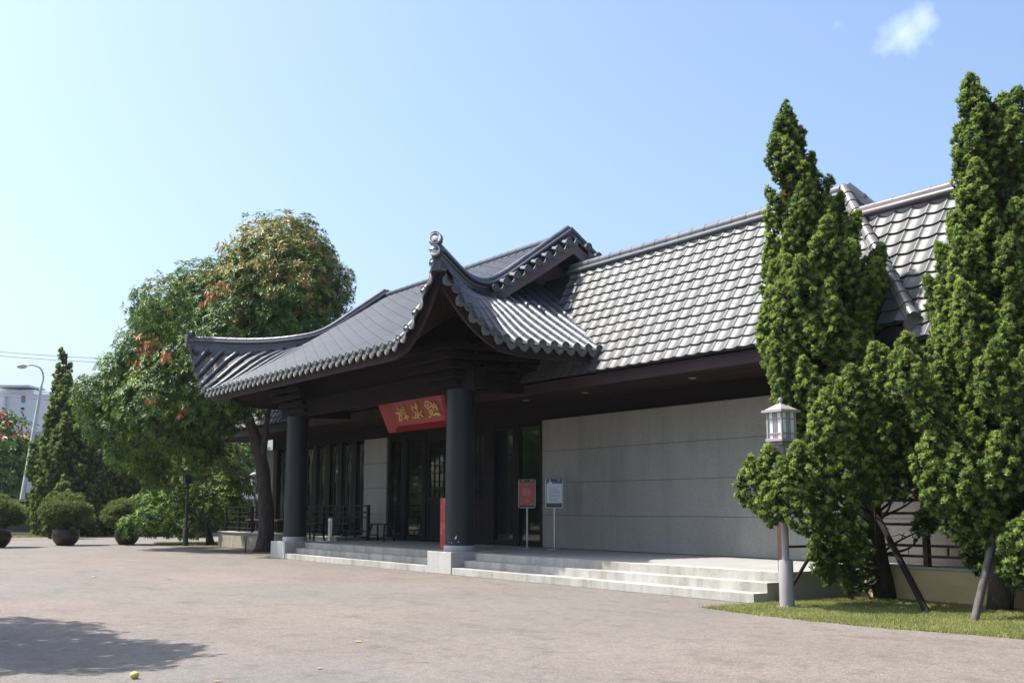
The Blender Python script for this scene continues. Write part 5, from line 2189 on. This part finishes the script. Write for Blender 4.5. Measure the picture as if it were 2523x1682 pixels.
# trees outside the picture: one shades the lower left of the forecourt, others added to darken the glass reflections
far_leaf_tree("leafy_tree", (-19.6, -.9, 0), [((-17.6, .1, 6.2), 1.7, .9, .6), ((-15.6, .35, 6.0), 1.5, .8, .5), ((-19.3, -.6, 6.6), 1.6, 1.4, 1.0), ((-15.0, .3, 5.9), .9, .7, .4), ((-16.2, -1.2, 6.2), 1.8, 1.0, .6), ((-15.2, -1.5, 5.9), 1.1, .9, .4), ((-18.2, -2.2, 6.4), 1.6, 1.2, .8), ((-15.7, 1.1, 6.0), .9, .45, .3)], "spreading tree beside the forecourt whose shade falls on the asphalt", "tree", 54, green_tone, L=.22, w=.09, dens=26, trunk_r=.16)
for k, (x, y) in enumerate(((-66, 3.5), (-60, -3.5), (-66, -9), (-58, -15))):
    far_leaf_tree("leafy_tree", (x, y, 0), [((x, y, 5.0), 4.0, 4.0, 3.2), ((x + 1.5, y + 1.5, 3.0), 3.2, 3.2, 2.8), ((x - 1.4, y - 1.5, 6.6), 2.8, 2.8, 2.2), ((x, y - 2, 2.6), 3, 3, 2.4)], ("unseen tree added for the glass reflections, nearest the pots", "unseen tree added for the glass reflections, second from the pots", "unseen tree added for the glass reflections by the boundary wall", "unseen tree added for the glass reflections, farthest from the pavilion")[k], "tree", 60 + k, green_tone, L=.4, w=.16, dens=4, group="unseen trees added for the glass reflections")

# ---- potted bushes
def potted(x, y, s, label, seed):
    rng = np.random.default_rng(seed)
    t = empty("potted_bush", (x, y, 0), label, "potted plant", "clipped bushes in dark glazed pots")
    b = MB()
    b.lathe((x, y, 0), [(.30 * s, 0), (.34 * s, .02), (.46 * s, .16 * s), (.535 * s, .32 * s), (.54 * s, .42 * s), (.50 * s, .52 * s), (.485 * s, .56 * s), (.53 * s, .58 * s), (.54 * s, .62 * s), (.50 * s, .64 * s), (.47 * s, .60 * s)], 32)
    b.build("pot", M['pot'], t, smooth='all')
    parts = []
    c = np.array([x, y, 1.25 * s])
    n = 900
    u = fib(n, rng)
    R3 = np.array([1.02, 1.02, .70]) * s
    # knobbly clipped dome
    for k in range(46):
        q = fib(1, rng)[0]
        if q[2] < -.45:
            q[2] *= -.5
        p = c + q * R3 * (.80 + .07 * math.sin(3 * q[0] + seed) + rng.uniform(-.05, .08))
        nn = 120
        v = fib(nn, rng)
        P = p + v * np.array([.30, .30, .24]) * s * rng.uniform(.7, 1.05, (nn, 1))
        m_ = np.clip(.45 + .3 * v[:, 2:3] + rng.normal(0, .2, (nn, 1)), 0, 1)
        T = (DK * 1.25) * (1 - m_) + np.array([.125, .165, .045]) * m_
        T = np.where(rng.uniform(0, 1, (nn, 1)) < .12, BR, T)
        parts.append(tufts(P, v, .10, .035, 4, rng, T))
    P = c + u * R3 * .72 * rng.uniform(.3, 1, (n, 1))
    P = P[P[:, 2] > .6]
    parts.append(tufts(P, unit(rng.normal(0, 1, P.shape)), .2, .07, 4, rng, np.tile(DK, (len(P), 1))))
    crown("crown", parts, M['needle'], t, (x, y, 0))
    b = MB()
    b.lathe((x, y, .52 * s), [(.47 * s, 0), (.46 * s, .04)], 20)
    b.build("soil", M['dirt'], t)
    b = MB()
    b.tube([(x, y, .5 * s), (x + .05, y, .9 * s), (x, y + .05, 1.3 * s)], .06, 8)
    b.build("stem", M['bark'], t, smooth='all')


potted(-49.6, 10.75, 1.0, "round bush in a dark glazed pot, standing clear in front of the distant juniper", 71)
potted(-49.5, 13.15, .93, "round bush in a dark glazed pot, half behind the leafy shrub", 72)
potted(-48.6, 8.0, 1.0, "round bush in a dark glazed pot, cut off at the left edge", 73)

# ------------------------------------------------------------------ DISTANT THINGS
bw = empty("boundary_wall", P_at(-30, 64.5, 0), "low dark boundary wall with concrete coping behind the pots", "wall")


def wall_run(a, c, h, th, m, name, parent, z0_=0):
    a, c = Vector(a), Vector(c)
    d = (c - a).normalized()
    n = d.cross(Vector((0, 0, 1))) * th / 2
    b = MB()
    vs_ = [p + q + Vector((0, 0, z)) for z in (z0_, z0_ + h) for p, q in ((a, -n), (c, -n), (c, n), (a, n))]
    b.add(vs_, [(0, 3, 2, 1), (4, 5, 6, 7), (0, 1, 5, 4), (1, 2, 6, 5), (2, 3, 7, 6), (3, 0, 4, 7)])
    return b.build(name, m, parent)


wa, wc = Vector(P_at(-60, 67, 0)), Vector(P_at(-2, 67, 0))
nseg = 8
for k in range(nseg):
    p, q = wa.lerp(wc, k / nseg), wa.lerp(wc, (k + 1) / nseg - .0005)
    wall_run(p, q, 1.85, .2, M['darkwall'], "wall_panel", bw)
    wall_run(p, q, .12, .34, M['coping'], "coping", bw, 1.852)
kw = wall_run(P_at(-60, 64, 0), P_at(-14, 64, 0), .16, .2, M['coping'], "far_kerb", None)
tag(kw, "low concrete kerb at the foot of the boundary wall", None, None, 'structure')

sl = empty("street_lamp", P_at(-31.6, 75, 0), "tall pale street lamp with curved arm behind the boundary wall", "street lamp")
bs = Vector(P_at(-31.6, 75, 0))
tpv = Vector(P_at(-30.55, 75, 9.3))
b = MB()
b.tube([bs, bs.lerp(tpv, .5), tpv], [.17, .13, .10], 12)
b.build("pole", M['galv'], sl, smooth=True)
rtv = Vector(RT)
b = MB()
pt = smooth_path([tpv, tpv + rtv * .10 + Vector((0, 0, .6)), tpv + rtv * -.12 + Vector((0, 0, 1.15)), tpv - rtv * .62 + Vector((0, 0, 1.38)), tpv - rtv * 1.0 + Vector((0, 0, 1.36))], .12)
b.tube(pt, .06, 10)
b.build("arm", M['galv'], sl, smooth=True)
b = MB()
hc = tpv - rtv * 1.35 + Vector((0, 0, 1.30))
b.lathe(hc, [(.10, -.16), (.28, -.10), (.34, .0), (.26, .12), (.06, .16)], 16)
b.build("lamp_head", M['bwhite'], sl, smooth='all')
b = MB()
cb = bs.lerp(tpv, .30)
b.box((cb.x - .05, cb.y + .12, cb.z - .35), (cb.x + .30, cb.y + .42, cb.z + .35))
b.build("control_box", M['bwhite'], sl)

# power cables
for k, (za, zb_, dd) in enumerate(((14.6, 13.7, 95), (14.25, 13.4, 95), (11.6, 10.6, 95), (11.2, 10.3, 95), (10.95, 10.05, 95))):
    a, c = Vector(P_at(-46, dd, za)), Vector(P_at(-20, dd, zb_))
    pts = [a.lerp(c, t) - Vector((0, 0, .5 * 4 * t * (1 - t))) for t in np.linspace(0, 1, 14)]
    b = MB()
    b.tube(pts, .022, 5)
    o = b.build("power_cable", M['wire'])
    tag(o, ("topmost of the five power cables in the left sky", "second power cable from the top in the left sky", "third power cable from the top, above the white building", "fourth power cable from the top, above the white building", "lowest power cable, just over the white building roof")[k], "cable", "power cables over the street")

# far white building
wbld = empty("white_building", P_at(-48, 112, 0), "large pale building with green windows beyond the boundary wall", "building")
ex, ey = Vector(RT), Vector(FH)


def fbox(l0, l1, d0, d1, z0_, z1_):
    b = MB()
    vs_ = [Vector(P_at(l, d, z)) for z in (z0_, z1_) for l, d in ((l0, d0), (l1, d0), (l1, d1), (l0, d1))]
    b.add(vs_, [(0, 3, 2, 1), (4, 5, 6, 7), (0, 1, 5, 4), (1, 2, 6, 5), (2, 3, 7, 6), (3, 0, 4, 7)])
    return b


fbox(-62, -38.2, 110, 130, 8.6, 12.15).build("upper_block", M['bwhite'], wbld)
fbox(-62, -38.5, 111, 130, 0, 8.0).build("lower_block", M['bgrey'], wbld)
fbox(-62, -38.0, 109.8, 130, 8.02, 8.58).build("floor_band", M['coping'], wbld)
fbox(-48.3, -48.05, 109.7, 109.99, 8.6, 12.1).build("downpipe", M['bwhite'], wbld)
for k in range(7):
    for z in (5.9, 4.0, 2.0):
        w_ = fbox(-52 + k * 1.95, -50.3 + k * 1.95, 110.9, 110.98, z, z + 1.6).build("window", M['bgrey'], wbld)
        fbox(-51.9 + k * 1.95, -50.4 + k * 1.95, 110.84, 110.89, z + .1, z + 1.5).build("pane", M['greenglass'], w_)
fbox(-50, -46.3, 112, 116, 12.16, 12.8).build("roof_block", M['bwhite'], wbld)
fbox(-44.0, -41.0, 112, 116, 12.16, 12.95).build("roof_block", M['bwhite'], wbld)
fbox(-50.2, -46.4, 111, 115, 13.0, 13.15).build("roof_canopy", M['bgrey'], wbld)
fbox(-46.62, -46.28, 109.93, 109.99, 11.72, 12.0).build("emblem", M['red'], wbld)
fbox(-46.62, -46.28, 109.93, 109.99, 11.38, 11.70).build("emblem", M['blue'], wbld)
for z, a, c in ((10.7, -46.6, -46.3), (10.35, -46.55, -46.45), (10.1, -46.42, -46.3), (9.75, -46.6, -46.35), (9.5, -46.5, -46.3)):
    fbox(a, c, 109.93, 109.99, z, z + .2).build("character", M['black'], wbld)

# white siding house glimpsed under the eave
hs = empty("siding_house", P_at(-18, 80, 0), "white clapboard house glimpsed beyond the terrace", "house")
fbox(-21.0, -17.55, 80, 86, 0, .9).build("base_wall", M['coping'], hs)
for k in range(14):
    fbox(-18.75, -17.5, 79.95 - .02 * (k % 2), 80.2, .95 + .30 * k, 1.23 + .30 * k).build("siding_board", M['siding'], hs)
fbox(-21.0, -18.8, 80.0, 86, .92, 5.2).build("wall", M['bgrey'], hs)
fbox(-20.6, -19.2, 79.9, 79.98, 1.4, 3.6).build("window", M['darkwall'], hs)
fbox(-21.4, -17.2, 79.5, 87, 5.22, 5.6).build("roof", M['bgrey'], hs)

# ------------------------------------------------------------------ GRASS, FALLEN LEAVES, SMALL THINGS
rng = np.random.default_rng(99)


def grass(name, n, xr, yr, test, label, h=.045, w=.007):
    P = np.stack([rng.uniform(*xr, n), rng.uniform(*yr, n), np.full(n, .004)], 1)
    P = P[test(P)]
    n = len(P)
    d = unit(np.stack([rng.normal(0, .5, n), rng.normal(0, .5, n), np.ones(n)], 1))
    a = rng.uniform(0, 6.28, n)
    s = np.stack([np.cos(a), np.sin(a), np.zeros(n)], 1) * w
    H = h * rng.uniform(.5, 1.3, (n, 1))
    V = np.stack([P - s, P + s, P + d * H], 1).reshape(-1, 3)
    F = np.arange(n * 3).reshape(-1, 3)
    c = np.clip(.5 + rng.normal(0, .25, (n, 1)) + .18 * np.sin(P[:, :1] * 3.1 + np.sin(P[:, 1:2] * 4.3)), 0, 1)
    T = np.array([.14, .18, .05]) * (1 - c) + np.array([.31, .34, .12]) * c
    T = np.where(rng.uniform(0, 1, (n, 1)) < .18, np.array([.26, .22, .11]), T)
    me = mesh_np(name, V, F, M['grass'], np.repeat(T, 3, 0))
    o = link(name, me)
    tag(o, label, None, None, 'stuff')


ex_ = np.array([p[0] for p in lawn_edge])
ey_ = np.array([p[1] for p in lawn_edge])
od = np.argsort(ex_)
grass("grass", 150000, (-13.5, -5.5), (11.95, 15.85), lambda P: P[:, 1] > np.interp(P[:, 0], ex_[od], ey_[od]) - .03 + rng.normal(0, .02, len(P)), "short mown grass under the two junipers")
grass("grass", 9000, (-50.5, -46.5), (14.3, 17.2), lambda P: P[:, 1] > 14.4 + .35 * np.sin(P[:, 0] * 1.7), "thin grass patch around the dark lantern post", .07, .012)
grass("grass", 9000, (-66, -63.6), (8, 18), lambda P: P[:, 0] < 0, "grass fringe along the far kerb", .09, .02)


def leaflet(x, y, s, m, label, rz=0.0, name="fallen_leaf"):
    b = MB()
    n = 8
    ca, sa = math.cos(rz), math.sin(rz)
    up, lo = [], []
    for k in range(n + 1):
        t = k / n
        wv = .32 * math.sin(math.pi * t) ** .8
        for sg, lst in ((1, up), (-1, lo)):
            u, v = (t - .5) * s, sg * wv * s
            lst.append((x + u * ca - v * sa, y + u * sa + v * ca, .012 + .03 * s * (t * t) + .10 * abs(v)))
    b.grid([up, [(a[0] * .5 + c[0] * .5, a[1] * .5 + c[1] * .5, .008 + .02 * s) for a, c in zip(up, lo)], lo])
    o = b.build(name, m, fixn=False)
    tag(o, label, "leaf", "fallen leaves on the asphalt")


leaflet(-12.2, 5.85, .10, M['dryleaf'], "yellow green leaf lying in the middle foreground", .5)
leaflet(-10.1, 3.5, .09, M['brownleaf'], "tan leaf at the bottom edge right of the yellow fruit", 1.0)
leaflet(-25.05, 7.6, .13, M['dryleaf'], "pale yellow leaf far out on the asphalt, right one", .2)
leaflet(-26.6, 6.4, .12, M['dryleaf'], "pale yellow leaf far out on the asphalt, left one", 1.9)
leaflet(-10.4, 4.6, .08, M['brownleaf'], "small tan leaf near the twig", 2.2)
leaflet(-11.3, 12.35, .09, M['brownleaf'], "brown leaf on the lawn edge below the juniper", .4)
b = MB()
b.lathe((-10.72, 2.97, .0), [(.01, 0), (.03, .008), (.042, .03), (.038, .05), (.015, .062)], 14)
tag(b.build("fallen_fruit", M['dryleaf'], smooth='all'), "small yellow fruit lying at the bottom edge", "fruit")
b = MB()
b.tube([(-10.40, 5.46, .006), (-10.33, 5.50, .012), (-10.26, 5.57, .01), (-10.2, 5.66, .006)], .0028, 6)
tag(b.build("fallen_twig", M['brownleaf'], smooth='all'), "short brown twig on the asphalt", "twig")
pt_ = empty("plant_label", (-37.8, 13.95, 0), "little plant name board on a stick beside the mango trunk", "sign")
b = MB()
b.box((-37.82, 13.94, 0), (-37.79, 13.97, .35))
b.build("stick", M['raild'], pt_)
b = MB()
b.box((-37.94, 13.92, .34), (-37.66, 13.938, .58))
b.build("board", M['stake'], pt_)

# ------------------------------------------------------------------ HAZE ADDED FOR LENS VEIL, LIFTS THE DARKS
hm = bpy.data.materials.new("lens_veil_haze")
hm.use_nodes = True
for n in list(hm.node_tree.nodes):
    if n.type != 'OUTPUT_MATERIAL':
        hm.node_tree.nodes.remove(n)
pv = hm.node_tree.nodes.new("ShaderNodeVolumePrincipled")
pv.inputs["Color"].default_value = (.93, .96, 1.0, 1)
pv.inputs["Density"].default_value = 0.00016
pv.inputs["Anisotropy"].default_value = 0.2
hm.node_tree.links.new(pv.outputs[0], hm.node_tree.nodes["Material Output"].inputs["Volume"])
hz = MB()
hz.box((-230, -120, -1.0), (90, 190, 16.5))
tag(hz.build("haze", hm, origin=(0, 0, -1)), "thin added haze standing in for lens veil over the forecourt", None, None, 'stuff')
